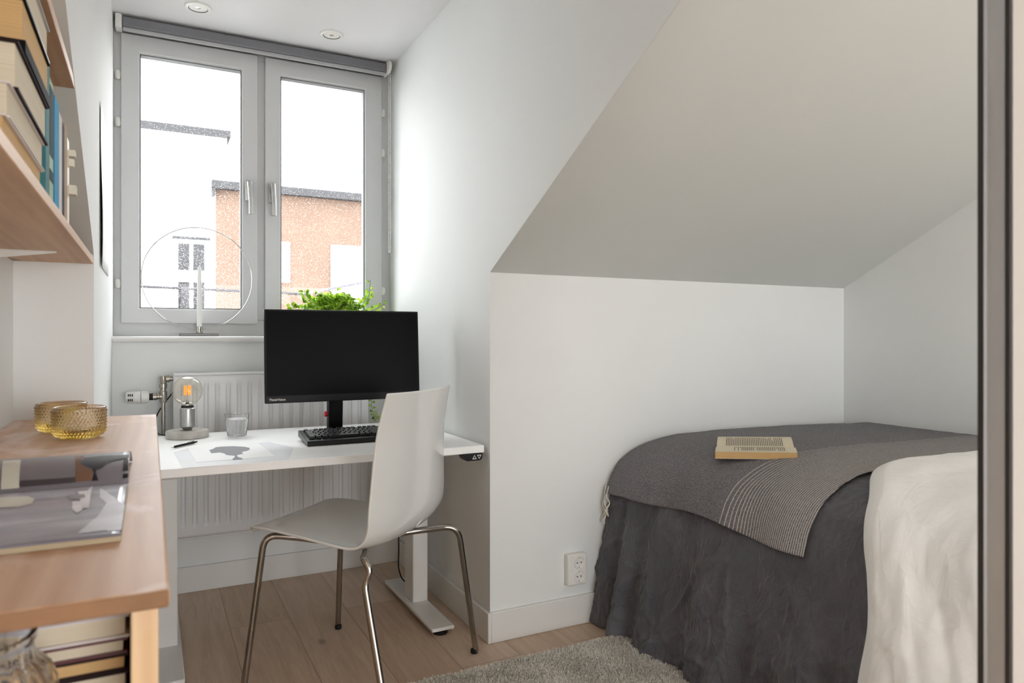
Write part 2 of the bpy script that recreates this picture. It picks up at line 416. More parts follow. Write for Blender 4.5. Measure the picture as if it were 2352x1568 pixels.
# ---------------------------------------------------------------- window
z0, z1 = 1.12, ZC
win = bpy.data.objects.new('window_1', None); C.objects.link(win); win['kind'] = 'structure'
win.location = (.48, YF, 1.12); WM['window_1'] = Matrix.Translation(win.location)
fr = B()
rim(fr, (XD, XR, z0, z1), (-.108, 1.05, 1.195, 2.43), YF, YF+.12); fr.box(.44, .50, YF+.002, YF+.118, 1.195, 2.43)
obj('window_frame', fr, M['frame'], win, bevel=.002)
def sash(x0, x1, gx0, gx1):
    zb, zt, gb, gt = 1.178, 2.449, 1.245, 2.37
    ya, yb = YF-.022, YF+.045
    b = rim(B(), (x0, x1, zb, zt), (gx0-.004, gx1+.004, gb-.004, gt+.004), ya, ya+.010)
    rim(b, (x0+.001, x1-.001, zb+.001, zt-.001), (gx0, gx1, gb, gt), ya+.0098, yb)
    s = obj('window_sash', b, M['frame'], win, bevel=.003)
    g = B(); t = .010; yc, yd = ya+.012, ya+.05
    g.box(gx0-.001, gx0+.004, yc, yd, gb, gt); g.box(gx1-.004, gx1+.001, yc, yd, gb, gt); g.box(gx0, gx1, yc, yd, gt-.005, gt+.001); g.box(gx0, gx1, yc, yd, gb-.001, gb+.004)
    obj('glazing_seal', g, mat_seal, s)
    p = B().box(gx0, gx1, ya+.040, ya+.044, gb, gt)
    obj('glass_pane', p, M['pane'], s)
    return s
mat_seal = mat('grey_gasket', rgb(120,122,124), .6, var=.03)
sl = sash(-.114, .453, -.041, .382); sr = sash(.487, 1.057, .559, .968)
def handle(x, s):
    b = B(); y = YF-.022
    b.box(x-.014, x+.014, y-.011, y, 1.755, 1.852)
    obj('handle_plate', b, M['steel'], s, bevel=.003)
    b = B().tube([(x, y-.005, 1.825), (x, y-.046, 1.825)], .009, 14)
    b.tube(smooth_path([(x, y-.036, 1.832), (x+.004, y-.05, 1.80), (x+.006, y-.05, 1.69)], .03), [.0105]*9+[.0105, .0105][:2], 12) if False else b.tube([(x, y-.046, 1.838), (x+.002, y-.049, 1.80), (x+.005, y-.05, 1.75), (x+.006, y-.05, 1.688)], [.012, .011, .010, .010], 12)
    obj('handle_lever', b, M['steel'], s)
handle(.412, sl); handle(.515, sr)
for x, zs in ((-.126, (2.264, 2.058, 1.351)), (1.0645, (2.265, 2.06, 1.352))):
    for z in zs:
        b = B().lathe([(.0, -.022), (.009, -.02), (.012, -.01), (.012, .008), (.009, .018), (0, .02)], (x, YF-.012, z), 16)
        b.tube([(x-.008, YF-.012, z), (x+.012, YF-.012, z)], .005, 8)
        obj('hinge', b, M['steelw'], win)
# sill board, rounded nose
b = B().prism([(YF, 1.094), (3.385, 1.094), (3.378, 1.098), (3.374, 1.107), (3.378, 1.116), (3.385, 1.12), (YF, 1.12)], 'X', XD, XR)
struct('trim_window_sill', b, M['trim'])

# ---------------------------------------------------------------- roller blind
bl = thing('roller_blind', 'rolled-up grey roller blind with bead chain above the window', 'roller blind', (.476, 3.49, 2.49))
obj('cassette', B().box(-.108, 1.062, 3.462, 3.525, 2.452, 2.498), M['blind'], bl, bevel=.008, seg=3)
obj('fabric_roll', B().lathe([(.024, -.105), (.024, 1.06)], (0, 3.494, 2.476), 24, 'X'), M['blind'], bl)
obj('bottom_bar', B().box(-.105, 1.058, 3.468, 3.482, 2.436, 2.452), mat('blind_bar', rgb(176,176,178), .5, var=.01), bl, bevel=.003)
for x0, x1 in ((-.134, -.108), (1.062, 1.078)):
    obj('end_bracket', B().box(x0, x1, 3.462, 3.53, 2.446, ZC-.001), M['white'], bl, bevel=.005)
b = B(); b.lathe([(0, -.006), (.03, -.006), (.032, 0), (.03, .006), (0, .006)], (1.07, 3.45, 2.475), 24, 'X')
obj('chain_wheel', b, M['white'], bl)
b = B()
for yy in (3.436, 3.462):
    z = 2.47
    b.tube([(1.072, yy, 2.47), (1.072, yy, 1.56)], .0011, 6)
for k in range(74):
    z = 2.465-k*.0123
    b.lathe([(0, -.003), (.0026, -.0015), (.0026, .0015), (0, .003)], (1.072, 3.436, z), 6)
    b.lathe([(0, -.003), (.0026, -.0015), (.0026, .0015), (0, .003)], (1.072, 3.462, z), 6)
b.tube([(1.072, 3.449+.013*math.cos(a), 1.56+.02*math.sin(a)) for a in [PI+PI*i/8 for i in range(9)]], .002, 6)
obj('bead_chain', b, M['white'], bl, kind='stuff')

# ---------------------------------------------------------------- downlights
for i, (x, y, l) in enumerate([(.18, 3.255, 'round white recessed ceiling spotlight, the left one nearer the wall shelf'), (.742, 3.27, 'round white recessed ceiling spotlight, the right one nearer the blind chain')]):
    d = thing('ceiling_spotlight', l, 'ceiling light', (x, y, ZC), group='recessed spotlights above the window')
    obj('trim_ring', B().lathe([(.036, -.004), (.039, -.008), (.050, -.006), (.054, -.001), (.054, 0), (.036, 0)], (x, y, ZC), 40, close=True), M['white'], d)
    obj('gap_ring', B().lathe([(.036, -.0052), (.0375, -.0062), (.0385, -.0080), (.0368, -.0066)], (x, y, ZC), 40, close=True), mat_seal, d)
    obj('reflector', B().lathe([(.036, -.005), (.028, -.002), (.018, -.0012), (0, -.001)], (x, y, ZC), 32), M['white'], d)
    obj('lamp_face', B().lathe([(.017, -.001), (.016, -.0045), (.0, -.006)], (x, y, ZC), 24), M['steel'], d)

# ---------------------------------------------------------------- radiator
ra = thing('radiator', 'white panel radiator with vertical flutes on the wall below the window', 'radiator', (.505, 3.35, 0))
rx0, rx1, rz0, rz1, ry = .09, .92, .264, .952, 3.30
NF = 18; pit = (rx1-rx0-.03)/NF
def rface(u, v):
    x = rx0+u*(rx1-rx0); z = rz0+v*(rz1-rz0)
    ph = (x-rx0-.015)/pit; f = ph-math.floor(ph)
    d = sstep(.20, .27, f)*(1-sstep(.62, .69, f)) if 0 <= ph <= NF else 0
    d *= sstep(.315, .335, z)*(1-sstep(.898, .915, z))
    return (x, ry+.009*d, z)
b = B().grid(rface, 18*26+8, 60)
obj('front_panel', b, M['radiator'], ra, solid=.003, off=1, sharp=80)
b = B().box(rx0, rx1, ry+.062, ry+.072, rz0, rz1)
obj('rear_panel', b, M['radiator'], ra, bevel=.002)
b = B(); b.box(rx0-.002, rx1+.002, ry-.002, ry+.074, rz1, rz1+.010)
obj('top_grille', b, M['radiator'], ra, bevel=.003)
obj('bottom_lip', B().box(rx0-.002, rx1+.002, ry-.003, ry+.074, rz0-.008, rz0), M['radiator'], ra, bevel=.002)
for x0, x1 in ((rx0-.003, rx0), (rx1, rx1+.003)):
    obj('side_cover', B().box(x0, x1, ry, ry+.072, rz0, rz1), M['radiator'], ra)
for x in (.25, .76):
    obj('wall_bracket', B().box(x-.015, x+.015, ry+.07, YW+.002, .4, .8), M['radiator'], ra)
b = B(); zz = .866
b.lathe([(0, -.092), (.020, -.090), (.0245, -.084), (.026, -.05), (.0265, -.036)], (0, 3.33, zz), 32, 'X'); b.lathe([(.0265, -.032), (.0265, -.012), (.021, -.004), (.012, -.004)], (0, 3.33, zz), 32, 'X')
hd = obj('thermostat_head', b, M['white'], ra)
b = B()
for dz in (-.008, .012):
    for k in range(3): b.box(-.082+k*.007, -.078+k*.007, 3.3035, 3.3065, zz+dz-.006, zz+dz+.004)
obj('vent_slots', b, M['rubber'], hd)
b = B(); b.lathe([(.014, -.004), (.014, .010)], (0, 3.33, zz), 20, 'X'); obj('thermostat_collar', b, M['rubber'], ra)
b = B(); b.lathe([(.010, .008), (.015, .010), (.015, .024), (.012, .026), (.012, .034), (.014, .036), (.014, .044)], (0, 3.33, zz), 12, 'X')
b.lathe([(.013, zz-.026), (.015, zz-.02), (.015, zz+.02), (.012, zz+.024), (.012, zz+.034), (.0155, zz+.036), (.0155, zz+.054), (.011, zz+.056), (.011, zz+.07)], (.049, 3.33, 0), 12)
b.lathe([(.012, zz+.055), (.0135, zz+.06), (.0135, zz+.084), (.010, zz+.088)], (.049, 3.33, 0), 12)
b.lathe([(.011, .045), (.011, .058), (.015, .060), (.015, .074), (.010, .076), (.010, .092)], (0, 3.335, zz+.074), 12, 'X')
obj('valve_body', b, M['nickel'], ra)
b = B().tube([(.049, 3.33, zz-.025), (.049, 3.33, .015)], .0085, 14); b.lathe([(.02, 0), (.02, .006), (.012, .012)], (.049, 3.33, .0), 16)
obj('supply_pipe', b, M['nickel'], ra)

# ---------------------------------------------------------------- desk
dk = thing('sit_stand_desk', 'white sit-stand desk with T-shaped steel legs below the window', 'desk', (.52, 2.77, 0))
obj('desk_top', B().box(-.05, 1.093, 2.360, 3.19, .693, .72), M['desk'], dk, bevel=.002)
for x0, x1 in ((.02, .087), (.955, 1.02)):
    obj('leg_column', B().box(x0, x1, 2.755, 2.86, .03, .62), M['steelw'], dk, bevel=.004)
    obj('leg_inner_column', B().box(x0+.006, x1-.006, 2.763, 2.852, .40, .685), M['steelw'], dk, bevel=.004)
    fx0, fx1 = (x0-.012, x1+.012)
    fx0, fx1 = (.931, 1.021) if x0 > .5 else (.007, .099)
    b = B().box(fx0, fx1, 2.47, 3.07, .018, .032)
    ft = obj('foot_plate', b, M['steelw'], dk, bevel=.004)
    for y in (2.502, 3.035):
        obj('glide', B().lathe([(.026, 0), (.028, .004), (.028, .012), (.012, .013), (.012, .018)], ((fx0+fx1)/2, y, 0), 24), M['rubber'], ft)
    obj('top_bracket', B().box(x0, x1, 2.45, 3.12, .675, .693), M['steelw'], dk, bevel=.002)
obj('crossbar', B().box(.06, .98, 2.78, 2.84, .645, .685), M['steelw'], dk, bevel=.003)
# control pad
p = [(1.006, .692), (1.012, .675), (1.022, .667), (1.072, .667), (1.081, .672), (1.084, .692)]
cp = obj('control_pad', B().prism(p, 'Y', 2.352, 2.40), M['black'], dk, bevel=.001, label='black height control pad with two triangle buttons')
b = B(); yy = 2.3513
def ring_tri(cx, cz, s, up):
    o = [(cx-s, cz-(s*.85)*up), (cx+s, cz-(s*.85)*up), (cx, cz+s*.95*up)]; i = [(cx+(x-cx)*.62, (cz-.08*s*up)+(z-cz+.08*s*up)*.62) for x, z in o]
    for k in range(3):
        a, c = o[k], o[(k+1)%3]; d, e = i[(k+1)%3], i[k]
        b.prism([a, c, d, e], 'Y', yy-.0004, yy+.0012)
ring_tri(1.050, .6805, .0085, 1); ring_tri(1.069, .6805, .0085, -1)
obj('arrow_buttons', b, M['white'], cp)
obj('cable', B().tube(smooth_path([(.99, 3.17, .70), (.992, 3.14, .45), (.99, 3.05, .25), (.975, 3.0, .17), (.972, 3.0, .10), (.985, 2.99, .055), (1.0, 2.98, .04)], .06), .0028, 8), M['rubber'], dk)

# ---------------------------------------------------------------- monitor
mo = thing('computer_monitor', 'wide black computer monitor with dark screen on the white desk', 'monitor', (.69, 2.90, .72))
mx0, mx1, my, mz0, mz1 = .381, .988, 2.762, .868, 1.222
TL = .07
def tl(x, y, z): return (x, y+(z-mz0)*TL, z)
def tilt_b(bb): bb.v = [tl(*p) for p in bb.v]; return bb
obj('housing', tilt_b(B().box(mx0, mx1, my, my+.022, mz0, mz1)), M['black'], mo, bevel=.003)
obj('back_cover', tilt_b(B().box(mx0+.12, mx1-.12, my+.02, my+.05, mz0+.05, mz1-.06)), M['black'], mo, bevel=.012)
obj('screen', tilt_b(B().box(mx0+.006, mx1-.006, my-.0006, my+.002, mz0+.028, mz1-.006)), M['screen'], mo)
def text(body, size, loc, rot, m, parent, name='lettering'):
    cu = bpy.data.curves.new(name, 'FONT'); cu.body = body; cu.size = size; cu.extrude = .0002; cu.offset = .0001
    o = bpy.data.objects.new(name, cu); C.objects.link(o); cu.materials.append(m)
    me = bpy.data.meshes.new_from_object(o); bpy.data.objects.remove(o)
    o = bpy.data.objects.new(name, me); C.objects.link(o); o['kind'] = 'stuff'
    if not me.materials: me.materials.append(m)
    o.parent = parent; Mi = WM[parent.name].inverted()
    o.matrix_basis = Mi @ (Matrix.Translation(loc) @ rot); return o
tx = text('ThinkVision', .0125, (mx0+.014, my-.0012, mz0+.010), Matrix.Rotation(PI/2, 4, 'X'), M['white'], mo)
# stand
obj('stand_neck', B().prism([(2.925, .735), (2.968, .735), (2.955, 1.06), (2.86, 1.09), (2.80, 1.05), (2.82, 1.02), (2.912, 1.0)], 'X', .652, .71), M['black'], mo, bevel=.004)
obj('stand_foot', B().box(.58, .782, 2.835, 2.985, .72, .735), M['black'], mo, bevel=.006)
obj('cable_ring', B().lathe([(.010, -.004), (.012, 0), (.010, .010), (.004, .012), (.0, .012)], (.643, 2.945, .80), 20, 'X'), M['red'], mo, label='red cable holder ring')

# ---------------------------------------------------------------- keyboard
kx0, kx1, ky0, ky1 = .507, .952, 2.612, 2.800
kb = thing('keyboard', 'black desktop keyboard lying in front of the monitor', 'keyboard', ((kx0+kx1)/2, 2.7, .72))
prof = [(ky0, .7205), (ky1, .733), (ky1+.002, .757), (ky1-.02, .759), (ky0+.030, .742), (ky0+.004, .738)]
obj('case', B().prism(prof, 'X', kx0, kx1), M['keyblack'], kb, bevel=.003)
for x in (kx0+.03, kx1-.07): obj('rear_foot', B().box(x, x+.04, ky1-.02, ky1-.008, .72, .74), M['keyblack'], kb)
def ktop(y): return .742+(y-(ky0+.030))*(.759-.742)/(ky1-.02-ky0-.030)
def key(x0, x1, y0, y1):
    b = B(); zb = [ktop(y0), ktop(y1)]; h = .009; i = .0022
    v = [(x0,y0,zb[0]),(x1,y0,zb[0]),(x1,y1,zb[1]),(x0,y1,zb[1]),
         (x0+i,y0+i*.7,zb[0]+h),(x1-i,y0+i*.7,zb[0]+h),(x1-i,y1-i*1.4,zb[1]+h),(x0+i,y1-i*1.4,zb[1]+h)]
    b.add(v, [(3,2,1,0),(4,5,6,7),(0,1,5,4),(1,2,6,5),(2,3,7,6),(3,0,4,7)])
    obj('key', b, M['keyblack'], kb, bevel=.0008)
U = .0188; gx = kx0+.012; gy = ky0+.034
rows = [[1.25,1.25,1.25,6.25,1.25,1.25,1.25,1.25], [2.25]+[1]*10+[2.75], [1.75]+[1]*11+[2.25], [1.5]+[1]*12+[1.5], [1]*13+[2]]
for r, row in enumerate(rows):
    x = gx
    for w in row:
        key(x+.0006, x+w*U-.0006, gy+r*U+.0006, gy+(r+1)*U-.0006); x += w*U
y0 = gy+5*U+.008
for k in [0]+[2+i for i in range(4)]+[6.5+i for i in range(4)]+[11+i for i in range(4)]:
    key(gx+k*U+.0006, gx+(k+1)*U-.0006, y0, y0+.0165)
for k in range(3):
    for r in (3, 4): key(gx+(15.3+k)*U+.0006, gx+(16.3+k)*U-.0006, gy+r*U+.0006, gy+(r+1)*U-.0006)
    key(gx+(15.3+k)*U+.0006, gx+(16.3+k)*U-.0006, gy+.0006, gy+U-.0006)
key(gx+16.3*U+.0006, gx+17.3*U-.0006, gy+U+.0006, gy+2*U-.0006)
for k in range(4):
    for r in range(5):
        if k == 3 and r in (1, 3): continue
        if k == 1 and r == 0: continue
        x0 = gx+(18.55+k)*U; w = 2 if (k == 0 and r == 0) else 1; hh = 2 if (k == 3 and r in (0, 2)) else 1
        if x0+w*U < kx1-.003: key(x0+.0006, x0+w*U-.0006, gy+r*U+.0006, gy+(r+hh)*U-.0006)

# ---------------------------------------------------------------- desk things
lm = thing('table_lamp', 'globe bulb lamp with steel holder and round concrete base on the desk', 'lamp', (.131, 3.075, .72))
lx, ly = .131, 3.075
obj('base', B().lathe([(.074, .72), (.078, .723), (.079, .745), (.076, .749), (.0, .749)], (lx, ly, 0), 56), M['concrete'], lm, label='round grey concrete base')
obj('lamp_holder', B().lathe([(.014, .749), (.016, .752), (.027, .764), (.0275, .77), (.0275, .834), (.024, .838), (.0, .838)], (lx, ly, 0), 48), M['steel'], lm)
obj('socket_ring', B().lathe([(.023, .836), (.023, .846), (.018, .848), (.018, .84)], (lx, ly, 0), 32), M['rubber'], lm)
pr = [(.0175, .845), (.018, .853)]
for k in range(25):
    a = -PI/2+.36+(PI-.36)*k/24; pr.append((max(.0, .057*math.cos(a)), .905+.057*math.sin(a)))
pr[-1] = (0, pr[-1][1])
pr[1] = (.0185, .850)
blb = obj('bulb', B().lathe(pr, (lx, ly, 0), 48), M['bulb'], lm, sharp=80)
b = B()
for k in range(6):
    a = k*PI/3; cx, cy = lx+.011*math.cos(a), ly+.011*math.sin(a)
    b.tube([(cx, cy, .888), (cx-.003*math.sin(a), cy+.003*math.cos(a), .905), (cx, cy, .925)], .0022, 6)
obj('filament', b, M['filament'], blb)
obj('filament_stem', B().lathe([(.012, .848), (.006, .858), (.003, .872), (.003, .888), (0, .89)], (lx, ly, 0), 16), M['glass'], blb)
obj('power_cord', B().tube(smooth_path([(lx-.06, ly+.03, .727), (lx-.10, ly+.09, .726), (.03, 3.20, .724), (.01, 3.30, .74), (.03, 3.38, .80), (.09, 3.39, .88), (.12, 3.388, .93)], .05), .0026, 8), M['rubber'], lm)

gx_, gy_ = .309, 3.02
gl = thing('drinking_glass', 'clear drinking glass half full of water on the desk', 'glass', (gx_, gy_, .72))
H = .72
obj('tumbler', B().lathe([(.0, H+.0005), (.034, H+.0005), (.0365, H+.004), (.0475, H+.092), (.0455, H+.0925), (.0352, H+.012), (.032, H+.009), (0, H+.009)], (gx_, gy_, 0), 56), M['glass'], gl, sharp=60)
obj('water', B().lathe([(0, H+.0092), (.0318, H+.0092), (.035, H+.0122), (.0425, H+.070), (0, H+.070)], (gx_, gy_, 0), 56), M['water'], gl, sharp=60)

def pen():
    a, c = Vector((.066, 2.775, .7265)), Vector((.163, 2.893, .7268)); d = (c-a).normalized()
    t = thing('pen', 'black click pen lying beside the lamp base on the desk', 'pen', tuple(a))
    P = lambda s: a+d*s
    obj('barrel', B().tube([P(.012), P(.02), P(.10), P(.125)], [.003, .0045, .0048, .0045], 14), M['black'], t)
    obj('tip', B().tube([P(0), P(.012)], [.0008, .003], 12), M['darkchrome'], t)
    obj('clicker', B().tube([P(.125), P(.14)], .0028, 12), M['black'], t)
    n = Vector((0, 0, 1))
    obj('clip', B().tube([P(.122)+n*.006, P(.10)+n*.0075, P(.085)+n*.006], .0014, 8), M['chrome'], t)
pen()
def quad_sheet(pts, z, th): return B().prism(pts, 'Z', z, z+th)
tag(obj('paper_sheet', quad_sheet([(.072, 2.70), (.088, 2.358), (.40, 2.375), (.46, 2.62), (.40, 2.80), (.12, 2.78)], .7202, .0003), M['paperg'], loc=(.25, 2.55, .7202)),
    'pale grey tissue sheet under the printed card on the desk', 'paper')
pc = thing('art_print', 'white card with a grey head silhouette printed on it, lying on the desk', 'print', (.25, 2.62, .7212))
cq = [(0.119, 2.782), (0.359, 2.818), (0.37, 2.453), (0.13, 2.448)]
obj('card', quad_sheet(cq, .7207, .0005), M['paper'], pc)
# silhouette: head in profile with a large hairstyle, neck and bust
sil = [(0.183,2.687),(0.197,2.709),(0.21,2.747),(0.232,2.754),(0.269,2.745),(0.302,2.715),(0.316,2.678),(0.312,2.635),(0.301,2.612),(0.281,2.594),(0.281,2.552),(0.266,2.54),(0.259,2.529),(0.257,2.512),(0.26,2.484),(0.267,2.465),(0.269,2.442),(0.237,2.445),(0.24,2.469),(0.249,2.496),(0.251,2.525),(0.238,2.537),(0.228,2.552),(0.224,2.588),(0.213,2.617),(0.186,2.612),(0.185,2.636),(0.185,2.664)]
def tri_fill(b, pts, z, th):
    from mathutils.geometry import tessellate_polygon
    t = tessellate_polygon([[Vector((x, y, 0)) for x, y in pts]]); n = len(pts)
    b.add([(x, y, z+th) for x, y in pts], [tuple(f) for f in t])
    return b
b = B(); tri_fill(b, sil, .7212, .0002)
obj('silhouette', b, M['print'], pc)

# ---------------------------------------------------------------- ring candle holder on the sill
ch = thing('ring_candle_holder', 'thin steel ring candle holder standing on the window sill', 'candle holder', (.196, 3.47, 1.12))
cx = .193; R0 = .2285
obj('foot', B().box(cx-.078, cx+.083, 3.45, 3.49, 1.12, 1.134), mat('tarnished_steel', rgb(112,110,108), .4, .8), ch, bevel=.002)
obj('ring', B().tube([(cx+R0*math.sin(a), 3.47, 1.3675+R0*math.cos(a)+.012) for a in [2*PI*i/120 for i in range(120)]], .0022, 8, closed=True), M['chrome'], ch)
obj('candle_cup', B().lathe([(.013, 1.134), (.0135, 1.136), (.0135, 1.163), (.0115, 1.164), (.0115, 1.15), (0, 1.15)], (cx+.004, 3.47, 0), 28), M['chrome'], ch)
cn = thing('taper_candle', 'tall white taper candle held in the steel ring on the sill', 'candle', (cx+.004, 3.47, 1.151))
obj('wax', B().lathe([(.0108, 1.151), (.0108, 1.20), (.0095, 1.34), (.0075, 1.42), (.004, 1.435), (0, 1.438)], (cx+.004, 3.47, 0), 24), M['wax'], cn)
obj('wick', B().tube([(cx+.004, 3.47, 1.436), (cx+.0045, 3.47, 1.452)], .0009, 6), M['tassel'], cn)

# ---------------------------------------------------------------- plant
px, py = .80, 3.44
pl = thing('trailing_plant', 'bushy green trailing houseplant on the sill behind the monitor', 'plant', (px, py, 1.12))
pz = 1.12
pot = obj('pot', B().lathe([(.046, pz), (.049, pz+.003), (.060, pz+.085), (.063, pz+.09), (.063, pz+.098), (.057, pz+.098), (.054, pz+.07), (0, pz+.07)], (px, py, 0), 40), M['pot'], pl)
obj('soil', B().lathe([(.054, pz+.072), (.03, pz+.082), (0, pz+.084)], (px, py, 0), 24), M['soil'], pl)
lf = B(); st = B()
def leaf(b, p, d, n, L, Wd):
    d = d.normalized(); s = d.cross(n).normalized(); n = s.cross(d).normalized()
    P = lambda x, y, z: p+d*x*L+s*y*Wd+n*z*L
    v = [P(0,0,0), P(.22,.42,.06), P(.55,.5,.10), P(.85,.28,.04), P(1,0,-.05), P(.85,-.28,.04), P(.55,-.5,.10), P(.22,-.42,.06), P(.5,0,0)]
    b.add(v, [(0,1,8),(1,2,8),(2,3,8),(3,4,8),(4,5,8),(5,6,8),(6,7,8),(7,0,8)])
def rv(): return Vector((random.gauss(0,1), random.gauss(0,1), random.gauss(0,1)))
rnd = random.Random(11)
def vine(path, nl, L=.024, spread=.012):
    P = smooth_path(path, .06, 5); st.tube(P, .0011, 5)
    for k in range(nl):
        t = (k+.5)/nl*(len(P)-1); i = int(t); p = P[i].lerp(P[min(i+1, len(P)-1)], t-i)
        tan = (P[min(i+1, len(P)-1)]-P[i]).normalized()
        side = tan.cross(Vector((0, 1, .2))).normalized()*(1 if k%2 else -1)
        d = side+tan*.4+Vector((rnd.uniform(-.4,.4), rnd.uniform(-.5,.3), rnd.uniform(-.2,.5)))
        leaf(lf, p+side*spread*.3, d, Vector((rnd.uniform(-.4,.4), -1, rnd.uniform(.1,.9))), L*rnd.uniform(.75,1.2), L*rnd.uniform(.7,1))
top = Vector((px, py, pz+.09))
for k in range(46):
    a = rnd.uniform(0, 2*PI); r = rnd.uniform(.02, .145); h = rnd.uniform(.02, .14)*(1-(r/.19)**2)
    e = Vector((px-.01+r*math.cos(a)*1.1, max(3.375, min(3.508, py+r*math.sin(a)*.5)), pz+.10+h))
    mid = top.lerp(e, .5)+Vector((0, 0, .035))
    vine([tuple(top), tuple(mid), tuple(e)], rnd.randint(6, 9), rnd.uniform(.017, .026))
for k in range(240):
    a = rnd.uniform(0, 2*PI); ph = rnd.uniform(0, 1)
    r = .135*math.sqrt(ph)
    p = Vector((px-.01+r*math.cos(a)*1.15, max(3.38, min(3.505, py+r*.45*math.sin(a))), pz+.09+.125*(1-ph)*rnd.uniform(.6,1)+rnd.uniform(-.01,.02)))
    leaf(lf, p, Vector((math.cos(a), math.sin(a)*.5, rnd.uniform(-.3,.7))), Vector((rnd.uniform(-.5,.5), rnd.uniform(-1,0), 1)), rnd.uniform(.020,.030), rnd.uniform(.017,.027))
vine([tuple(top), (.70, 3.42, 1.26), (.655, 3.42, 1.30), (.648, 3.42, 1.335)], 26, .022)
vine([tuple(top), (.66, 3.42, 1.25), (.60, 3.42, 1.245), (.585, 3.42, 1.27)], 26, .022)
vine([tuple(top), (.92, 3.44, 1.27), (.965, 3.44, 1.31), (.972, 3.44, 1.40)], 26, .02)
vine([tuple(top), (.93, 3.43, 1.23), (1.0, 3.43, 1.255), (1.045, 3.42, 1.285)], 24, .018)
# trailing vines to below the monitor
vine([tuple(top), (.90, 3.37, 1.19), (.935, 3.34, 1.10), (.945, 3.33, .95), (.945, 3.33, .80), (.955, 3.33, .74), (.99, 3.33, .715), (1.03, 3.33, .73)], 34, .015)
vine([tuple(top), (.93, 3.37, 1.20), (.99, 3.34, 1.10), (1.02, 3.33, .95), (1.01, 3.33, .86)], 18, .015)
obj('foliage', lf, M['leaf'], pl, sharp=80, kind='stuff')
obj('stems', st, M['stem'], pl, kind='stuff')

# ---------------------------------------------------------------- poster on the left dormer wall
tag(obj('poster', B().grid(lambda u, v: (XD+.0025+.007*(1-u)**6*(.55+.45*math.sin(v*5+.5)), 2.585+.48*u, 1.345+.52*v), 24, 12), M['paper'], solid=.0006, loc=(XD+.003, 2.82, 1.6)),
    'white paper poster with curling edge on the narrow left wall beside the window', 'poster')

# ---------------------------------------------------------------- chair
O = Vector((.63, 2.33, 0)); F_ = Vector((-.676, .737, 0)).normalized(); Rt = Vector((F_.y, -F_.x, 0))
chair = thing('desk_chair', 'white moulded plastic chair with four chrome legs pushed up to the desk', 'chair', (O.x, O.y, 0), math.atan2(F_.y, F_.x)-PI/2)
#            y,    z,   half width, edge lift(seat up / back forward)
prof = [(.305,.478,.165,.004),(.300,.497,.190,.004),(.27,.508,.212,.004),(.20,.506,.222,.006),(.10,.492,.228,.012),(.0,.476,.232,.018),
        (-.06,.466,.236,.022),(-.11,.462,.240,.024),(-.152,.472,.243,.026),(-.186,.500,.246,.028),(-.206,.545,.248,.030),(-.211,.60,.250,.033),
        (-.215,.66,.242,.034),(-.218,.73,.236,.034),(-.221,.80,.228,.033),(-.229,.865,.221,.030),(-.240,.929,.215,.024),(-.2432,.944,.2145,.023),(-.244,.949,.214,.022)]
def shell():
    nu = 17; vs = []; fs = []
    for j, (y, z, w, e) in enumerate(prof):
        a = prof[max(0, j-1)]; c = prof[min(len(prof)-1, j+1)]
        t = Vector((0, c[0]-a[0], c[1]-a[1])).normalized(); nrm = Vector((0, t.z, -t.y))   # towards sitter
        if nrm.z < -.01 and j < 9: nrm = -nrm
        if j >= 9 and nrm.y < 0: nrm = -nrm
        for i in range(nu):
            u = (-1,-.985,-.93,-.8,-.65,-.5,-.33,-.16,0,.16,.33,.5,.65,.8,.93,.985,1)[i]; k = abs(u)**2.6
            p = Vector((u*w, y, z))+nrm*e*k
            if j == len(prof)-1: p.z -= .004*abs(u)**10
            vs.append(O+Rt*p.x+F_*p.y+Vector((0, 0, p.z)))
    m = len(prof)
    for j in range(m-1):
        for i in range(nu-1): fs.append((j*nu+i, j*nu+i+1, (j+1)*nu+i+1, (j+1)*nu+i))
    return B().add(vs, fs)
obj('seat_shell', shell(), M['shell'], chair, solid=.008, subsurf=2, sharp=180, off=0)
feet = {'fl': ((.262, 2.372), (.325, 2.372), .486), 'fr': ((.642, 2.722), (.640, 2.655), .486), 'rl': ((.600, 1.938), (.572, 2.035), .458), 'rr': ((1.027, 2.288), (.955, 2.275), .462)}
def wl(p): return O+Rt*p[0]+F_*p[1]
for k, (ft, bd, zb) in feet.items():
    cxy = Vector((O.x, O.y)); b2 = Vector(bd); inn = b2+(cxy-b2)*.62
    inn = b2+(cxy-b2)*.55
    pts = [(inn.x, inn.y, .452), (bd[0], bd[1], zb), (ft[0], ft[1], .006)]
    if k[0] == 'f': pts.insert(1, (b2.x+(cxy.x-b2.x)*.3, b2.y+(cxy.y-b2.y)*.3, .470))
    if k == 'rr': pts = [(b2.x+(cxy.x-b2.x)*.8, b2.y+(cxy.y-b2.y)*.8, .446), (b2.x+(cxy.x-b2.x)*.5, b2.y+(cxy.y-b2.y)*.5, .455)]+pts[1:]
    if k == 'rl': pts = [(inn.x, inn.y, .452), (.562, 2.066, .462), (.580, 2.050, .428), (.563, 2.054, .388), (ft[0], ft[1], .006)]
    lg = obj('leg', B().tube(smooth_path(pts, .022 if k == 'rl' else .055, 10), .0108, 16), M['darkchrome'], chair, sharp=60)
    d = (Vector(pts[1])-Vector(pts[2])).normalized()
    obj('leg_cap', B().lathe([(0, 0), (.0115, 0), (.0125, .003), (.0125, .013), (.010, .016)], (ft[0]+d.x*.006, ft[1]+d.y*.006, 0), 20), M['rubber'], lg)
obj('mounting_plate', B().box(O.x-.07, O.x+.07, O.y-.07, O.y+.07, .443, .456), M['darkchrome'], chair, bevel=.003)

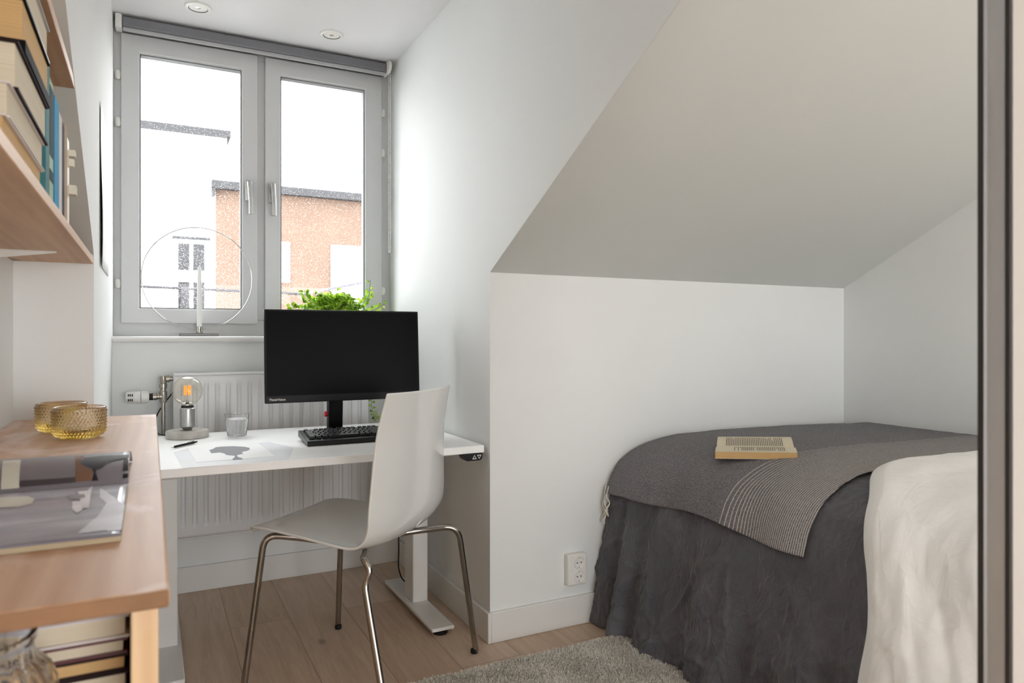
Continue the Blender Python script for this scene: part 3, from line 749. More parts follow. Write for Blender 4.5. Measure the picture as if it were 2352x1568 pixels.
# ---------------------------------------------------------------- pine wall shelves, worktop, bookcase below
SH = .0195
sh1 = thing('wall_shelf', 'lower pine wall shelf carrying the books, white bracket underneath', 'shelf', (XL, 1.5, 1.33), group='pine shelves on the left wall')
obj('board', B().box(XL, -.144, .45, YK-.001, 1.326, 1.326+SH), M['pine'], sh1, bevel=.0015)
def bracket(y, zt, par):
    b = B().prism([(XL, zt), (XL+.13, zt), (XL+.13, zt-.003), (XL+.012, zt-.020), (XL, zt-.020)], 'Y', y-.002, y+.002)
    b.box(XL, XL+.13, y-.010, y+.010, zt-.002, zt)
    obj('bracket', b, M['steelw'], par)
bracket(2.04, 1.326, sh1); bracket(.9, 1.326, sh1)
sh2 = thing('wall_shelf', 'upper pine wall shelf above the books, cut off by the sloping ceiling', 'shelf', (XL, 1.2, 1.65), group='pine shelves on the left wall')
ye = YK-(1.650-ZK)/TS
obj('board', B().prism([(.45, 1.650), (ye-.006, 1.650), (ye-.006-SH/TS, 1.650+SH), (.45, 1.650+SH)], 'X', XL, -.144), M['pine'], sh2, bevel=.0012)
bracket(1.0, 1.650, sh2); bracket(.62, 1.650, sh2)
WT = .89
wt = B().box(XL, .016, .716, YK-.001, WT-.0175, WT); wt.mi[2] = 1
tag(obj('pine_worktop', wt, [M['pinetop'], mat('pine_end_grain', rgb(138,101,70), .7, var=.08, vscale=20)], bevel=.003, loc=(-.16, 1.5, WT-.0175)),
    'long pine worktop along the left wall carrying the magazine and amber bowls', 'worktop')
bc = thing('bookcase', 'pale pine bookcase under the worktop holding the book stack', 'bookcase', (-.16, 1.5, 0))
obj('front_upright', B().box(-.0175, .0075, .80, 2.2, 0, WT-.0175), M['pinev'], bc, bevel=.002)
obj('back_upright', B().box(XL+.014, XL+.034, .80, 2.2, 0, WT-.0175), M['pinev'], bc, bevel=.002)
for z in (.655, .38, .10):
    obj('shelf', B().box(XL+.034, -.0175, .735 if z > .6 else .80, 2.2, z-.018, z), M['pine'], bc, bevel=.0015)

# books ------------------------------------------------------------
def flat_book(label, x0, x1, y0, y1, za, zb, cover, pg, group, cv=.0022, spine='-X', cat='book', rot=0, low=None):
    c = ((x0+x1)/2, (y0+y1)/2, za)
    t = thing('book', label, cat, c, rot, group)
    Mw = WM[t.name]
    def L(b): b.v = [tuple(Mw @ (Vector(p)-Vector(c))) for p in b.v]; return b
    b = B()
    lo = low or cv
    b.box(x0, x1, y0, y1, za, za+lo); b.box(x0, x1, y0, y1, zb-cv, zb)
    if spine == '-X': b.box(x0, x0+cv, y0, y1, za+cv, zb-cv); q = (x0+cv, x1-.004, y0+.003, y1-.003)
    elif spine == '+X': b.box(x1-cv, x1, y0, y1, za+cv, zb-cv); q = (x0+.004, x1-cv, y0+.003, y1-.003)
    obj('cover', L(b), cover, t)
    obj('pages', L(B().box(*q, za+lo, zb-cv)), pg, t)
    return t
cw = mat('cover_white', rgb(214,208,206), .8, var=.02); cb = mat('cover_black', rgb(16,14,15), .7, var=.05, Specular_IOR_Level=.08); cg = mat('cover_grey', rgb(176,178,184), .4, var=.03)
cbr = mat('cover_maroon', rgb(86,34,40), .4, var=.05); ccr = mat('cover_cream', rgb(214,204,184), .45, var=.03); cdk = mat('cover_dark_brown', rgb(42,30,30), .7, var=.05, Specular_IOR_Level=.1)
zt = 1.326+SH
G1 = 'books lying in a stack on the lower wall shelf'
flat_book('thick tan-paged book at the bottom of the shelf stack, on the pine board', -.300, -.158, 1.055, 1.395, zt, 1.393, cw, M['pagestan'], G1)
flat_book('grey-edged book second from the bottom of the shelf stack', -.305, -.156, 1.072, 1.400, 1.393, 1.438, cw, M['pages'], G1)
flat_book('cream-paged book in the middle of the shelf stack with a dark underside', -.305, -.152, 1.105, 1.405, 1.438, 1.503, cdk, M['pages'], G1, .004)
flat_book('thick tan-paged book with black bottom cover near the top of the shelf stack', -.300, -.150, 1.150, 1.415, 1.503, 1.577, cb, M['pagestan'], G1, .003, low=.017)
flat_book('pale grey book topmost of the shelf stack, just below the upper shelf', -.300, -.150, 1.155, 1.41, 1.577, 1.632, cg, M['pages'], G1)
G2 = 'upright books at the far end of the lower wall shelf'
def up_book(label, y0, y1, x1, zh, cover, w=.16, extra=None, cat='book'):
    t = thing(cat, label, cat, ((2*x1-w)/2, (y0+y1)/2, zt), 0, G2); cv = .0018
    b = B().box(x1-w, x1, y0, y0+cv, zt, zt+zh); b.box(x1-w, x1, y1-cv, y1, zt, zt+zh); b.box(x1-cv, x1, y0+cv, y1-cv, zt, zt+zh)
    obj('cover', b, cover, t); obj('pages', B().box(x1-w+.003, x1-cv, y0+cv, y1-cv, zt+.003, zt+zh-.003), M['pages'], t)
    if extra: extra(t, y0, y1, x1)
    return t
c_teal = mat('cover_teal', rgb(66,124,130), .8, var=.12, vscale=30); c_dteal = mat('cover_deep_teal', rgb(24,88,84), .8, var=.1); c_green = mat('cover_pale_green', rgb(176,190,158), .8, var=.08)
c_blue = mat('cover_blue', rgb(10,140,185), .8, var=.06); c_tan = mat('cover_tan', rgb(172,148,124), .8, var=.05)
up_book('deep teal book standing right behind the book stack', 1.420, 1.448, -.172, .235, c_dteal)
up_book('teal striped book standing between the deep teal and black-and-green ones', 1.449, 1.50, -.160, .262, c_teal)
def bands(t, y0, y1, x1):
    b = B(); b.box(x1, x1+.0006, y0, y1, zt+.10, zt+.225); b.box(x1, x1+.0006, y0, y1, zt+.055, zt+.075); b.box(x1, x1+.0006, y0, y1, zt, zt+.02)
    obj('spine_bands', b, cb, t)
up_book('pale green book with black bands on its spine', 1.501, 1.552, -.160, .238, c_green, extra=bands)
up_book('bright blue book standing on the lower wall shelf', 1.575, 1.648, -.160, .228, c_blue)
up_book('thin white-spined book standing right beyond the bright blue one', 1.650, 1.700, -.160, .218, cw)
up_book('thin black-spined book standing between the white and tan spines', 1.702, 1.745, -.160, .212, cb)
up_book('thin tan-spined book standing beside the cream folder', 1.747, 1.80, -.160, .222, c_tan)
def tabs(t, y0, y1, x1):
    for ya_, yb_, xx, za_, zb_ in ((-.012, .012, .012, .172, .186), (-.012, .006, .010, .150, .166), (-.014, .016, .014, .088, .108)): obj('ribbon_tab', B().box(x1-.002, x1+xx, y1+ya_, y1+yb_, zt+za_, zt+zb_), M['tassel'], t)
up_book('cream folder with ribbon tabs, last in the upright row', 1.803, 1.845, -.160, .205, ccr, extra=tabs, cat='folder')

G3 = 'books lying in a stack inside the bookcase'
bx0, bx1, by0, by1 = -.24, -.0205, .875, 1.16
flat_book('white book lowest in the bookcase stack', bx0, bx1, by0, by1, .655, .700, cw, M['pages'], G3, .002)
flat_book('grey book below the tan-paged one in the bookcase stack', bx0, bx1, by0, by1, .700, .7575, cdk, M['pages'], G3, .003)
flat_book('tan-paged book with dark cover in the middle of the bookcase stack', bx0, bx1-.001, by0, by1, .7575, .776, cdk, M['pagestan'], G3, .003)
flat_book('thin book with maroon cover second from the top of the bookcase stack', bx0, bx1-.002, by0, by1, .776, .7935, cbr, M['pages'], G3, .003)
flat_book('thick pale-paged white book on top of the bookcase stack', bx0, bx1, by0, by1, .7935, .8185, cw, M['pages'], G3, .0028)
tag(obj('magazine', B().prism([(bx0+.02, .8190), (bx1, .8190), (bx1, .8215), (-.11, .832), (bx0+.02, .836)], 'Y', .87, 1.10), cg, loc=(-.14, 1.0, .819)),
    'thin grey magazine sagging on top of the bookcase stack', 'magazine')
# ribbed jar
jx, jy, jz = -.142, .813, .655
def jar_rib(a, h, j): return .0022*math.cos(a*26)*sstep(0, .03, h-jz-.02)
jr = B().lathe([(0, jz), (.058, jz), (.064, jz+.006), (.066, jz+.03), (.067, jz+.12), (.066, jz+.135), (.060, jz+.152), (.050, jz+.163), (.048, jz+.178), (.051, jz+.182), (.051, jz+.188), (.046, jz+.188), (.044, jz+.165), (.057, jz+.148), (.0625, jz+.13), (.0625, jz+.03), (.058, jz+.01), (0, jz+.008)], (jx, jy, 0), 156, fn=lambda a, h, j: jar_rib(a, h, j) if 2 <= j <= 6 else 0)
# keep the jar clear of the books behind
jr.v = [(p[0]-.004, p[1]-.012, p[2]) for p in jr.v]
tag(obj('glass_jar', jr, M['glass'], loc=(jx-.004, jy-.012, jz), sharp=60), 'ribbed clear glass jar in front of the bookcase stack', 'jar')

# amber bowls
def bowl(label, x, y):
    z = WT
    prof = [(0, .001), (.034, .001), (.038, .002)]
    prof += [(.038+.0135*math.sin(min(1, k/7)*PI/2)+.0008*max(0, k-7)/9, .002+k*.0672/32) for k in range(1, 33)]
    prof += [(.0515, .0705), (.0495, .0708), (.0478, .069), (.0475, .03), (.044, .022), (.034, .014), (0, .013)]
    nb = 44
    def fn(a, h, j):
        if 4 <= j <= 31:
            row = (h-.004)/.0066; fr_ = row-math.floor(row); off = .5*(int(row)%2)
            return .0032*max(0, math.sin(PI*fr_))**1.2*max(0, math.cos((a*nb/(2*PI)+off)*2*PI)*.5+.5)**1.3
        return 0
    b = B().lathe([(r, h) for r, h in prof], (x, y, z), nb*5, fn=fn)
    return tag(obj('glass_bowl', b, M['amber'], loc=(x, y, z), sharp=80), label, 'bowl', 'beaded amber glass bowls')
bowl('beaded amber glass tealight bowl in front, nearer the magazine', -.143, 1.872)
bowl('beaded amber glass tealight bowl behind the other one, nearer the knee wall', -.190, 2.01)

# open magazine
mg = thing('magazine', 'open glossy magazine lying on the pine worktop', 'magazine', (-.18, 1.2, WT))
m_lav = NT('glossy_lavender_page'); v = m_lav.obj()
sp = m_lav.n('ShaderNodeSeparateXYZ'); m_lav.l(v, sp.inputs[0])
f = m_lav.noise(m_lav.obj((1.2, 7, 1)), 2.6, 4, .5, .4)
m_lav.l(m_lav.ramp(f, [(.3, rgb(112,108,120)), (.52, rgb(150,146,158)), (.75, rgb(196,194,204))]), m_lav.b.inputs['Base Color']); m_lav.b.inputs['Roughness'].default_value = .22
m_gry = mat('glossy_grey_page', rgb(122,116,122), .35, var=.08, vscale=9)
m_dk = mat('print_dark_grey', rgb(70,64,68), .4, var=.05); m_sheen = mat('page_sheen_lilac', rgb(206,205,214), .25, var=.12, vscale=18)
m_blk = mat('print_black', rgb(16,13,16), .5, var=.05); m_be = mat('print_beige', rgb(206,202,188), .25, var=.04); m_brn = mat('print_brown', rgb(124,88,66), .25, var=.1); m_pk = mat('print_white', rgb(224,220,226), .25, var=.06, vscale=30)
XM0, XM1 = -.330, -.029
ys, y_near, y_far = 1.205, .905, 1.47
def near_z(y): t = (ys-y)/(ys-y_near); return WT+.0105+.006*math.sin(min(1, t*2.2)*PI)*(1-t)-.002*t
def far_z(y):
    t = (y-ys)/(y_far-ys); return WT+.004+.034*math.sin(PI*t**.75)**.9+.004*(1-t)
def strip(zf, y0, y1, n=24, x0=XM0, x1=XM1, lift=0, th=None):
    pts = [(y0+(y1-y0)*i/(n-1)) for i in range(n)]
    b = B(); lowf = th
    poly = [(y, zf(y)+lift) for y in pts]+[(y, lowf(y)) for y in reversed(pts)]
    for i in range(n-1):
        b.prism([(pts[i], zf(pts[i])+lift), (pts[i+1], zf(pts[i+1])+lift), (pts[i+1], lowf(pts[i+1])), (pts[i], lowf(pts[i]))], 'X', x0, x1)
    return b
nb_ = strip(near_z, y_near, ys, 20, th=lambda y: WT+.0005)
# fore edge skew like the photograph: pages slide outwards
obj('page_block', strip(near_z, y_near, ys, 20, lift=-.0012, th=lambda y: WT+.0005), pages('magazine_edges', rgb(206,190,158)), mg, sharp=60)
obj('near_page', B().grid(lambda u, v: (XM0+(XM1-XM0)*u, y_near-.004+(ys-y_near+.004)*v, near_z(y_near+(ys-y_near)*v)), 30, 24), m_lav.m, mg, solid=.0008, off=-1, sharp=80, label='near page with a lavender-grey photograph')
obj('far_page', B().grid(lambda u, v: (XM0+(XM1-XM0)*u, ys+(y_far-ys)*v, far_z(ys+(y_far-ys)*v)), 30, 30), m_gry, mg, solid=.0025, off=-1, sharp=80, label='far page curling up, grey with a black goblet shape')
def decal(name, pts, zf, m, x0=XM0, lift=.0008):
    # printed shape, or painted sheen: outline in (x, y) on the page, filled on a fine grid
    xs = [p[0] for p in pts]; ysx = [p[1] for p in pts]; b = B(); nx, ny = 44, 44
    def inside(x, y):
        c = False; j = len(pts)-1
        for i in range(len(pts)):
            if (pts[i][1] > y) != (pts[j][1] > y) and x < (pts[j][0]-pts[i][0])*(y-pts[i][1])/(pts[j][1]-pts[i][1])+pts[i][0]: c = not c
            j = i
        return c
    dx = (max(xs)-min(xs))/nx; dy = (max(ysx)-min(ysx))/ny
    for i in range(nx):
        for j in range(ny):
            x = min(xs)+dx*i; y = min(ysx)+dy*j
            if inside(x+dx/2, y+dy/2): b.add([(x, y, zf(y)+lift), (x+dx, y, zf(y)+lift), (x+dx, y+dy, zf(y+dy)+lift), (x, y+dy, zf(y+dy)+lift)], [(0,1,2,3)])
    return obj('page_print_and_sheen', b, m, mg, sharp=80)
fz = far_z; nz = near_z
decal('d', [(-0.1661, 1.223), (-0.098, 1.221), (-0.0973, 1.2119), (-0.1651, 1.2112)], fz, m_dk, lift=.0005)
decal('d', [(-0.1054, 1.3133), (-0.0931, 1.3101), (-0.0955, 1.2625), (-0.0853, 1.2411), (-0.0777, 1.2351), (-0.0766, 1.2125), (-0.0973, 1.2125)], fz, m_brn, lift=.0007)
decal('d', [(-0.0963, 1.2627), (-0.0915, 1.2874), (-0.0707, 1.2919), (-0.0304, 1.2875), (-0.0299, 1.2672), (-0.0391, 1.2662), (-0.0511, 1.2611), (-0.0597, 1.2528), (-0.0642, 1.2408), (-0.069, 1.2353), (-0.0749, 1.2362), (-0.0856, 1.2459), (-0.0943, 1.2556)], fz, m_blk, lift=.001)
decal('d', [(-0.0775, 1.2372), (-0.0723, 1.2364), (-0.0726, 1.2261), (-0.0684, 1.2117), (-0.0765, 1.2114), (-0.075, 1.2264)], fz, m_blk, lift=.001)
decal('d', [(-0.0372, 1.2628), (-0.0305, 1.2632), (-0.03, 1.2263), (-0.037, 1.2262)], fz, m_blk, lift=.001)
decal('d', [(-0.0365, 1.2198), (-0.03, 1.2199), (-0.0304, 1.2122), (-0.0368, 1.2117)], fz, m_blk, lift=.001)
decal('d', [(-0.1986, 1.3063), (-0.176, 1.3063), (-0.1656, 1.2097), (-0.1866, 1.2102)], fz, m_be, lift=.0008)
decal('d', [(-0.211, 1.1336), (-0.1778, 1.1472), (-0.1463, 1.1407), (-0.1372, 1.1228), (-0.1365, 1.1018), (-0.1481, 1.0904), (-0.1697, 1.0949), (-0.2049, 1.1008)], nz, m_be)
decal('d', [(-0.0959, 1.1949), (-0.0774, 1.0549), (-0.0701, 1.0549), (-0.0741, 1.1882), (-0.0774, 1.1451), (-0.0891, 1.1433)], nz, m_pk)
decal('d', [(-0.0915, 1.0929), (-0.08, 1.0913), (-0.0753, 1.0774), (-0.0771, 1.0429), (-0.0816, 1.0317), (-0.088, 1.0514)], nz, m_pk)
decal('d', [(-0.0982, 1.1273), (-0.08, 1.1259), (-0.0774, 1.1081), (-0.0858, 1.1008), (-0.0956, 1.1054)], nz, m_gry)
decal('d', [(-0.0632, 1.1543), (-0.0295, 1.0549), (-0.0295, 0.9222), (-0.0725, 0.9303), (-0.0572, 1.003), (-0.0511, 1.0736), (-0.0603, 1.1019)], nz, m_sheen, lift=.0006)  # window reflection painted as a pale shape on the near page

# ---------------------------------------------------------------- wall socket
so = thing('wall_socket', 'white double wall socket low on the knee wall beside the bed', 'socket', (1.466, YK, .221))
sx, sz = 1.467, .221
obj('cover_plate', B().box(sx-.043, sx+.043, YK-.030, YK, sz-.06, sz+.06), M['white'], so, bevel=.006, seg=3)
for dz in (-.0265, .0265):
    q = obj('outlet', B().lathe([(.019, -.0303), (.0205, -.0325), (.0225, -.0340), (.0245, -.0325), (.0245, -.028), (.019, -.028)], (sx+.006, YK, sz+dz), 36, 'Y', close=True), M['white'], so)
    b = B()
    for dx in (-.0085, .0085): b.lathe([(.0028, -.0308), (0, -.0309)], (sx+.006+dx, YK, sz+dz), 12, 'Y')
    b.box(sx+.004, sx+.008, YK-.0308, YK-.030, sz+dz+.017, sz+dz+.0205); b.box(sx+.004, sx+.008, YK-.0308, YK-.030, sz+dz-.0205, sz+dz-.017)
    obj('contact_holes', b, M['rubber'], q)

# ---------------------------------------------------------------- rug
rg = thing('rug', 'shaggy light grey-beige rug on the floor beside the bed', 'rug', (1.0, 1.6, 0))
obj('rug_backing', B().box(.45, 1.56, .75, 2.15, .001, .010), M['rug'], rg)
pb = B(); rr = random.Random(3); vs = []; fs = []
def tuft(x, y, s):
    a = rr.uniform(0, 2*PI); h = rr.uniform(.007, .014); w = .0013*s; lx_, ly_ = rr.gauss(0, .006), rr.gauss(0, .006)
    k = len(vs); ca, sa = math.cos(a)*w, math.sin(a)*w
    vs.extend([(x-ca, y-sa, .009), (x+ca, y+sa, .009), (x+lx_*.5+ca, y+ly_*.5+sa, .009+h*.7), (x+lx_*.5-ca, y+ly_*.5-sa, .009+h*.7), (x+lx_, y+ly_, .009+h)])
    fs.extend([(k, k+1, k+2, k+3), (k+3, k+2, k+4)])
for k in range(85000):
    y = rr.uniform(1.55, 2.152); x = rr.uniform(.62, 1.565)
    tuft(x, y+.008*noise.noise(Vector((x*14, y*14, 0))), 1)
for k in range(16000): tuft(rr.uniform(.45, 1.565), rr.uniform(.75, 1.55), 2)
for k in range(6000): tuft(rr.uniform(.45, .62), rr.uniform(1.55, 2.15), 1.3)
pb.v = vs; pb.f = fs; pb.mi = [0]*len(fs)
obj('pile', pb, M['rug'], rg, sharp=180, kind='stuff')

# ---------------------------------------------------------------- bed
bd = thing('bed', 'bed against the knee wall under the sloping ceiling, hidden by its covers', 'bed', (2.33, 1.37, 0))
obj('bed_base', B().box(1.72, 3.0, .45, 2.31, .10, .34), M['bedbase'], bd, bevel=.01)
obj('mattress', B().box(1.735, 3.0, .45, 2.31, .34, .655), M['mattress'], bd, bevel=.085, seg=5)
for x in (1.80, 2.92):
    for y in (.55, 2.2): obj('leg', B().lathe([(.022, 0), (.03, .10)], (x, y, 0), 20), M['pine'], bd)
_raw = [(3.0,.700),(2.6,.708),(2.3,.714),(2.1,.713),(1.935,.704),(1.822,.688),(1.745,.663),(1.690,.630),(1.655,.580),(1.638,.53),(1.622,.47),(1.600,.36),(1.577,.22),(1.555,.10),(1.535,.004)]
_tab = []
for i in range(len(_raw)-1):
    p0, p1, p2, p3 = (_raw[max(0, i-1)], _raw[i], _raw[i+1], _raw[min(len(_raw)-1, i+2)])
    for k in range(20):
        t = k/20
        _tab.append(tuple(.5*(2*b_+(c_-a_)*t+(2*a_-5*b_+4*c_-d_)*t*t+(3*b_-a_-3*c_+d_)*t**3) for a_, b_, c_, d_ in zip(p0, p1, p2, p3)))
_tab.append(_raw[-1]); _len = [0]
for a_, b_ in zip(_tab, _tab[1:]): _len.append(_len[-1]+math.hypot(b_[0]-a_[0], b_[1]-a_[1]))
ST = _len[-1]
import bisect
def sect(s, off, *a):
    # cross-section of the covered bed: s runs along the cloth from the wall, over the edge and down
    s = max(0, min(ST-1e-6, s)); i = min(len(_len)-2, bisect.bisect_right(_len, s)-1); t = (s-_len[i])/(_len[i+1]-_len[i])
    (x0, z0_), (x1, z1_) = _tab[i], _tab[i+1]; j0, j1 = _tab[max(0, i-3)], _tab[min(len(_tab)-1, i+4)]
    dx, dz = j1[0]-j0[0], j1[1]-j0[1]; L = math.hypot(dx, dz); nx, nz_ = dz/L, -dx/L
    x, z = x0+(x1-x0)*t, z0_+(z1_-z0_)*t
    return x+nx*off, z+nz_*off, nx, nz_
LF = next(l for l, p in zip(_len, _tab) if p[0] < 1.80)
LA = next(l for l, p in zip(_len, _tab) if p[1] < .55)-LF
def fbm(p, o=4):
    a, r = 1, 0
    for i in range(o): r += a*noise.noise(p); p = p*2.03+Vector((3.1, 1.7, .3)); a *= .5
    return r
def crease(p, w=.35):
    # sharp little creases of crumpled linen
    n1 = noise.noise(p); n2 = noise.noise(p*1.9+Vector((5, 2, 8)))
    return (1-min(1, abs(n1)/w))**2+.5*(1-min(1, abs(n2)/w))**2
def coverlet_pt(u, v):
    s = ST*u; y = .46+(2.334-.46)*v
    x, z, nx, nz_ = sect(s, 0)
    side = sstep(LF+.4*LA, ST, s); low = sstep(LF+LA, ST, s); top = 1-sstep(LF-.05, LF+.08, s)
    yy = y+.03*noise.noise(Vector((y*2, z*3, 0)))*(1-low*.3)
    f = .016*math.sin(yy*23+1.5*math.sin(yy*6+z)+.6)+.007*math.sin(yy*47+z*3)+.020*fbm(Vector((y*3.6, z*1.1, 2)))
    f += -.034*math.exp(-((y-2.215)/.022)**2)+.010*math.exp(-((y-2.275)/.035)**2)+.012*math.exp(-((y-2.15)/.03)**2)
    c = .0090*crease(Vector((y*5+z*3, z*4-y*2.5, 5)), .14)+.0055*crease(Vector((y*12-z*5, z*9+y*3, 1)), .18)
    o = f*side*1.1+c*(.5+.8*side)*(1-top*.7)+.003*fbm(Vector((x*6, y*6, 1)))*top
    x += nx*o; z += nz_*o-.016*sstep(2.18, 2.32, y)*(1-low)
    if s > LF+LA: z = max(z, .008+.004*math.sin(y*40))
    return (x, y, z)
tag(obj('bedspread', B().grid(coverlet_pt, 240, 380), M['linen'], solid=.002, off=-1, sharp=180, loc=(2.3, 1.4, .68)),
    'dark charcoal linen bedspread draped over the bed and down to the floor', 'bedspread')
# folded duvet, white
SD = ST-.02
def yedge(s):
    return 1.385+.012*math.sin(s*7)-.19*sstep(LF-.22, LF+LA+.06, s)-.03*sstep(LF+LA, SD, s)+.008*math.sin(s*19)
def duvet_pt(u, v):
    s = SD*u; e = yedge(s); y = .46+(e-.46)*v
    d = e-y; puff = .006+.034*math.sqrt(max(0, min(1, d/.05)))*(1-.35*sstep(.05, .2, d))
    x, z, nx, nz_ = sect(s, puff)
    side = sstep(LF, LF+LA+.1, s)
    q = Vector((y*3.0+s*1.6, s*2.2-y*1.2, 9))
    o = .012*fbm(Vector((y*3.2, s*2.4, 7)))+.016*fbm(Vector((y*6+s*1.5, s*1.8, 9)))*side
    o += (.006*crease(q, .4))*(.35+.65*side)
    o += .008*math.sin(y*15+s*2+2)*side
    o *= sstep(-.01, .04, d)
    return (x+nx*o, y, max(.02, z+nz_*o+.004))
tag(obj('duvet', B().grid(duvet_pt, 220, 170), M['duvet'], solid=.004, off=-1, sharp=180, loc=(2.3, .95, .72)),
    'white cotton duvet spread over the near part of the bed beside the sliding door', 'duvet')
# throw
def hem(y): return LF+LA+.038+.012*math.sin(y*9+1)+.0*y
def ythrow(s): return 1.405+.01*math.sin(s*5)-.035*sstep(LF-.15, LF+LA, s)
def throw_pt(u, v):
    y0 = 1.38
    yy = y0+(2.325-y0)*v; s = hem(yy)*u
    ya = ythrow(s); y = ya+(2.325-ya)*v
    edge = min(1, (y-ya)/.03)
    x, z, nx, nz_ = sect(s, .009+.004*edge)
    side = sstep(LF+.4*LA, LF+LA+.05, s); top = 1-sstep(LF-.05, LF+.08, s)
    o = (.010*math.sin(y*15+.5)+.006*math.sin(y*31)+.012*fbm(Vector((y*4, z*2, 3))))*side+.005*fbm(Vector((x*4, y*4, 8)))
    o = max(o, -.003) if not side else o+.010*side
    return (x+nx*o, y, z+nz_*o-.016*sstep(2.18, 2.32, y))
tb = B().grid(throw_pt, 190, 130)
th = thing('throw_blanket', 'dark grey woven throw with fine cream stripes across the bed', 'blanket', (2.3, 1.9, .70))
# object coordinates of the throw must be the room's (stripes run at fixed distance along the bed)
thm = obj('throw_cloth', tb, M['throw'], th, solid=.003, off=1, sharp=180)
b = B()
hx = [throw_pt(1, v) for v in (1.0, .985, .97)]
for k, (p, L) in enumerate([(hx[0], .10), (hx[1], .12), (hx[2], .085)]):
    q = Vector(p)+Vector((-.012, -.004*k, .0)); pts = [q+Vector((.006*math.sin(i*1.3+k*2)-.003*i/6, .004*math.sin(i*.9+k), -L*i/8)) for i in range(9)]
    b.tube(pts, [.002, .0025, .003, .0025, .0035, .0028, .0034, .004, .002], 7)
    b.tube([pts[0]+Vector((.006, -.004, .03)), pts[0]], .002, 6)
obj('tassels', b, M['tassel'], th, label='cream yarn tassels at the corner')

# open book on the bed
ob = thing('open_book', 'open paperback with printed pages lying on the grey throw', 'book', (1.925, 1.855, .713), -PI/4)
ob.matrix_basis = Matrix.Translation((1.925, 1.855, .713)) @ Matrix.Rotation(-.055, 4, 'Y') @ Matrix.Rotation(-PI/4, 4, 'Z'); WM[ob.name] = ob.matrix_basis.copy()
def L2(b):
    Mw = WM[ob.name]; b.v = [tuple(Mw @ Vector(p)) for p in b.v]; return b
PH, PW = .262, .158
def pgz(t): return .003+.022*math.sin(min(1, t*1.35+.08)*PI*.5)**.8*(1-.12*t)
zb0 = .0005
for sgn in (-1, 1):
    b = B(); n = 14
    for i in range(n):
        a, c = i/n, (i+1)/n
        hgt = 1.0 if sgn < 0 else .85
        ya, yc = sgn*PW*a, sgn*PW*c
        b.prism([(ya, zb0+.001), (yc, zb0+.001), (yc, zb0+pgz(c)*hgt), (ya, zb0+pgz(a)*hgt)], 'X', -PH/2, PH/2)
    obj('pages', L2(b), M['pagestan'], ob, sharp=60)
    b = B().grid(lambda u, v: (-PH/2+PH*u, sgn*PW*v*1.004, zb0+pgz(v)*hgt+.0006), 2, 15)
    pg = obj('top_page', L2(b), mat('old_paper', rgb(226,216,190), .8, var=.02), ob, sharp=80)
    b = B(); tr_ = random.Random(5+sgn)
    x = -PH/2+(.032 if sgn > 0 else .062)
    while x < PH/2-.034:
        e = .86 if tr_.random() > .15 else tr_.uniform(.4, .8); e0 = .14; v0, v1 = (e0, e)
        if sgn > 0: v0, v1 = .12, e
        k = 8
        for i in range(k):
            a, c = v0+(v1-v0)*i/k, v0+(v1-v0)*(i+.86)/k
            b.add([(x, sgn*PW*a, zb0+pgz(a)*hgt+.0012), (x+.0024, sgn*PW*a, zb0+pgz(a)*hgt+.0012), (x+.0024, sgn*PW*c, zb0+pgz(c)*hgt+.0012), (x, sgn*PW*c, zb0+pgz(c)*hgt+.0012)], [(0,1,2,3)])
        x += .0062
    obj('text_lines', L2(b), mat('ink', rgb(96,88,78), .8, var=.1), pg)
obj('cover', L2(B().box(-PH/2-.001, PH/2+.001, -PW-.001, PW+.001, 0, .0012)), ccr, ob)

# ---------------------------------------------------------------- sliding door in the foreground right
dr = bpy.data.objects.new('door_1', None); C.objects.link(dr); dr['kind'] = 'structure'; dr.location = (.92, .42, 0); WM['door_1'] = Matrix.Translation(dr.location)
dx0, dx1, dy = .781, 1.06, .412
def stile(x0, x1):
    return B().prism([(x0, dy+.030), (x0, dy+.024), (x0+.003, dy+.022), (x0+.003, dy+.006), (x0, dy+.004), (x0+.001, dy), (x1-.001, dy), (x1, dy+.001), (x1, dy+.030)], 'Z', .012, 2.47)
obj('door_stile', stile(dx0, dx0+.012), M['alu'], dr); obj('door_stile', stile(dx1-.012, dx1), M['alu'], dr)
obj('door_rail', B().box(dx0+.012, dx1-.012, dy+.004, dy+.028, 2.43, 2.47).box(dx0+.012, dx1-.012, dy+.004, dy+.028, .012, .06), M['alu'], dr, bevel=.002)
obj('door_seal', B().box(dx0-.0012, dx0+.001, dy+.0245, dy+.030, .012, 2.47).box(dx0-.0004, dx0+.004, dy-.0012, dy+.0035, .012, 2.47), M['alud'], dr)
obj('door_panel', B().box(dx0+.004, dx1-.004, dy-.002, dy+.020, .03, 2.45), M['door'], dr)
struct('trim_door_track', B().box(.7, XB, dy-.02, dy+.06, 2.472, ZC), M['alu'])
struct('trim_door_floor_track', B().box(.7, 1.3, dy-.01, dy+.05, 0, .011), M['alu'])

# ---------------------------------------------------------------- buildings outside
struct('ground_light_bounce', B().box(-12, 14, -20, YR-.12, -.15, -.02), mat('pale_bounce_surface', rgb(225,222,218), .9, var=.03))  # unseen pale ground added behind the room to bounce light onto its low parts
struct('ground_outside', B().box(-60, 60, 4.5, 90, -6.2, -6.0), mat('asphalt', rgb(120,118,116), .9, var=.05))
fw = mat('white_render', rgb(235,235,235), .9, var=.01); fo = mat('orange_render', rgb(97,78,66), .9, var=.05, vscale=2)
fc = mat('roof_flashing', rgb(38,38,41), .6, var=.04); pg_ = mat('dark_window_pane', rgb(24,23,27), .2, var=.25, vscale=2); wf = mat('white_window_frame', rgb(228,230,232), .6, var=.01)
pl_ = mat('pale_blind_pane', rgb(150,156,162), .5, var=.03)
wb = thing('building', 'white rendered building with dark flat roof edge behind the orange one', 'building', (-3, 14, -6))
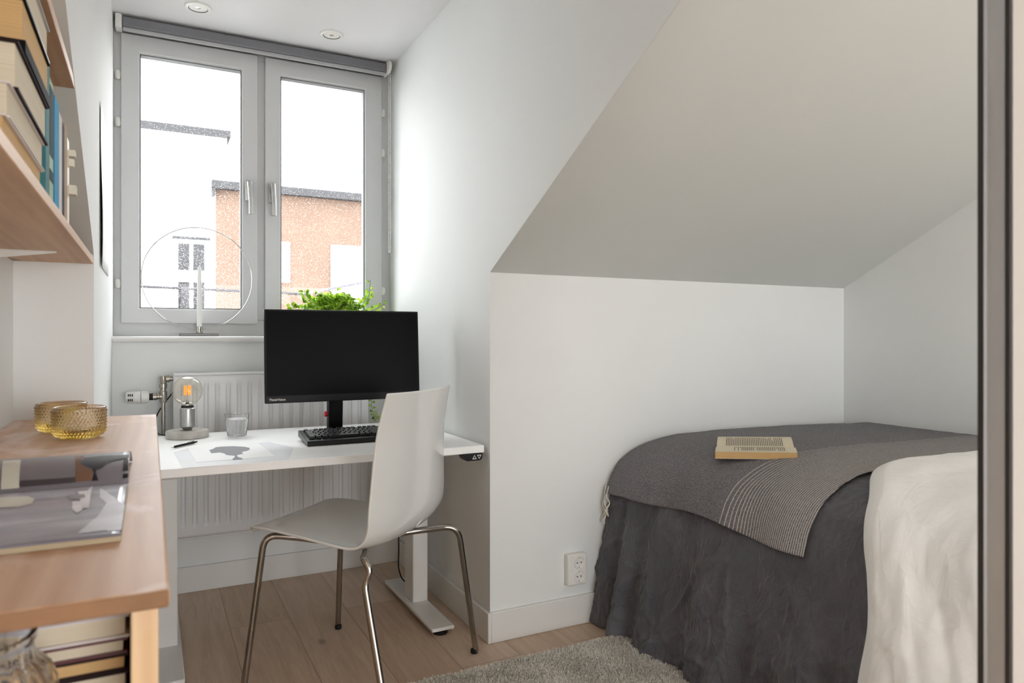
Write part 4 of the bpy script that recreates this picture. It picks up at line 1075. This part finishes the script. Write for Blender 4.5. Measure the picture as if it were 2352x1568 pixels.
obj('wall', B().box(-7, .913, 12, 16.5, -6, 4.05), fw, wb)
obj('roof_edge', B().box(-7.1, 1.13, 11.9, 16.6, 4.25, 4.345), fc, wb)
obj('attic_wall', B().box(-7, 1.08, 12.02, 16.5, 4.05, 4.25), fw, wb)
def bwin(par, x0, x1, z0, z1, y, pane, mull=True):
    w = obj('window', B().box(x0, x1, y-.03, y+.02, z0, z1), wf, par)
    b = B(); t = .065
    if mull:
        m = (x0+x1)/2
        b.box(x0+t, m-t*.4, y-.04, y-.025, z0+t, z1-t); b.box(m+t*.4, x1-t, y-.04, y-.025, z0+t, z1-t)
    else: b.box(x0+t, x1-t, y-.04, y-.025, z0+t, z1-t)
    obj('window_panes', b, pane, w)
bwin(wb, .315, .815, 2.07, 2.61, 12, pg_)
bwin(wb, .315, .815, 1.45, 2.02, 12, pg_)
obj('window_ledge', B().box(.30, .83, 11.93, 12.0, 2.61, 2.65), fc, wb)
obn = thing('building', 'orange rendered building with grey roof edge outside the window', 'building', (5, 14, -6))
obj('wall', B().box(.915, 10, 12, 15.9, -6, 3.43), fo, obn)
obj('roof_edge', B().box(.85, 10.1, 11.85, 11.99, 3.42, 3.545), fc, obn)
obj('roof_edge_drop', B().box(.85, .90, 11.85, 12.0, 3.30, 3.43), fc, obn)
bwin(obn, 1.60, 2.04, 2.0, 2.66, 12, pl_, False)
bwin(obn, 2.71, 3.75, 1.4, 2.66, 12, pl_, True)
rl = thing('railing', 'thin metal railing crossing in front of the buildings outside', 'railing', (1.2, 9, -6))
obj('handrail', B().tube([(-2, 9, 1.70), (-.09, 9, 1.68), (.97, 9, 1.66), (1.42, 9, 1.655), (1.68, 9, 1.64)], .016, 8), mat('railing_metal', rgb(40,38,42), .8), rl)
obj('sloping_rail', B().tube([(1.68, 9, 1.64), (2.45, 9, 1.82), (3.4, 9, 2.04)], .017, 8), mat('pale_rail', rgb(84,82,90), .8), rl)
for x, z in ((-1.9, 1.7), (1.2, 1.65), (3.3, 2.0)):
    obj('post', B().tube([(x, 9, -6), (x, 9, z)], .02, 8), fc, rl)
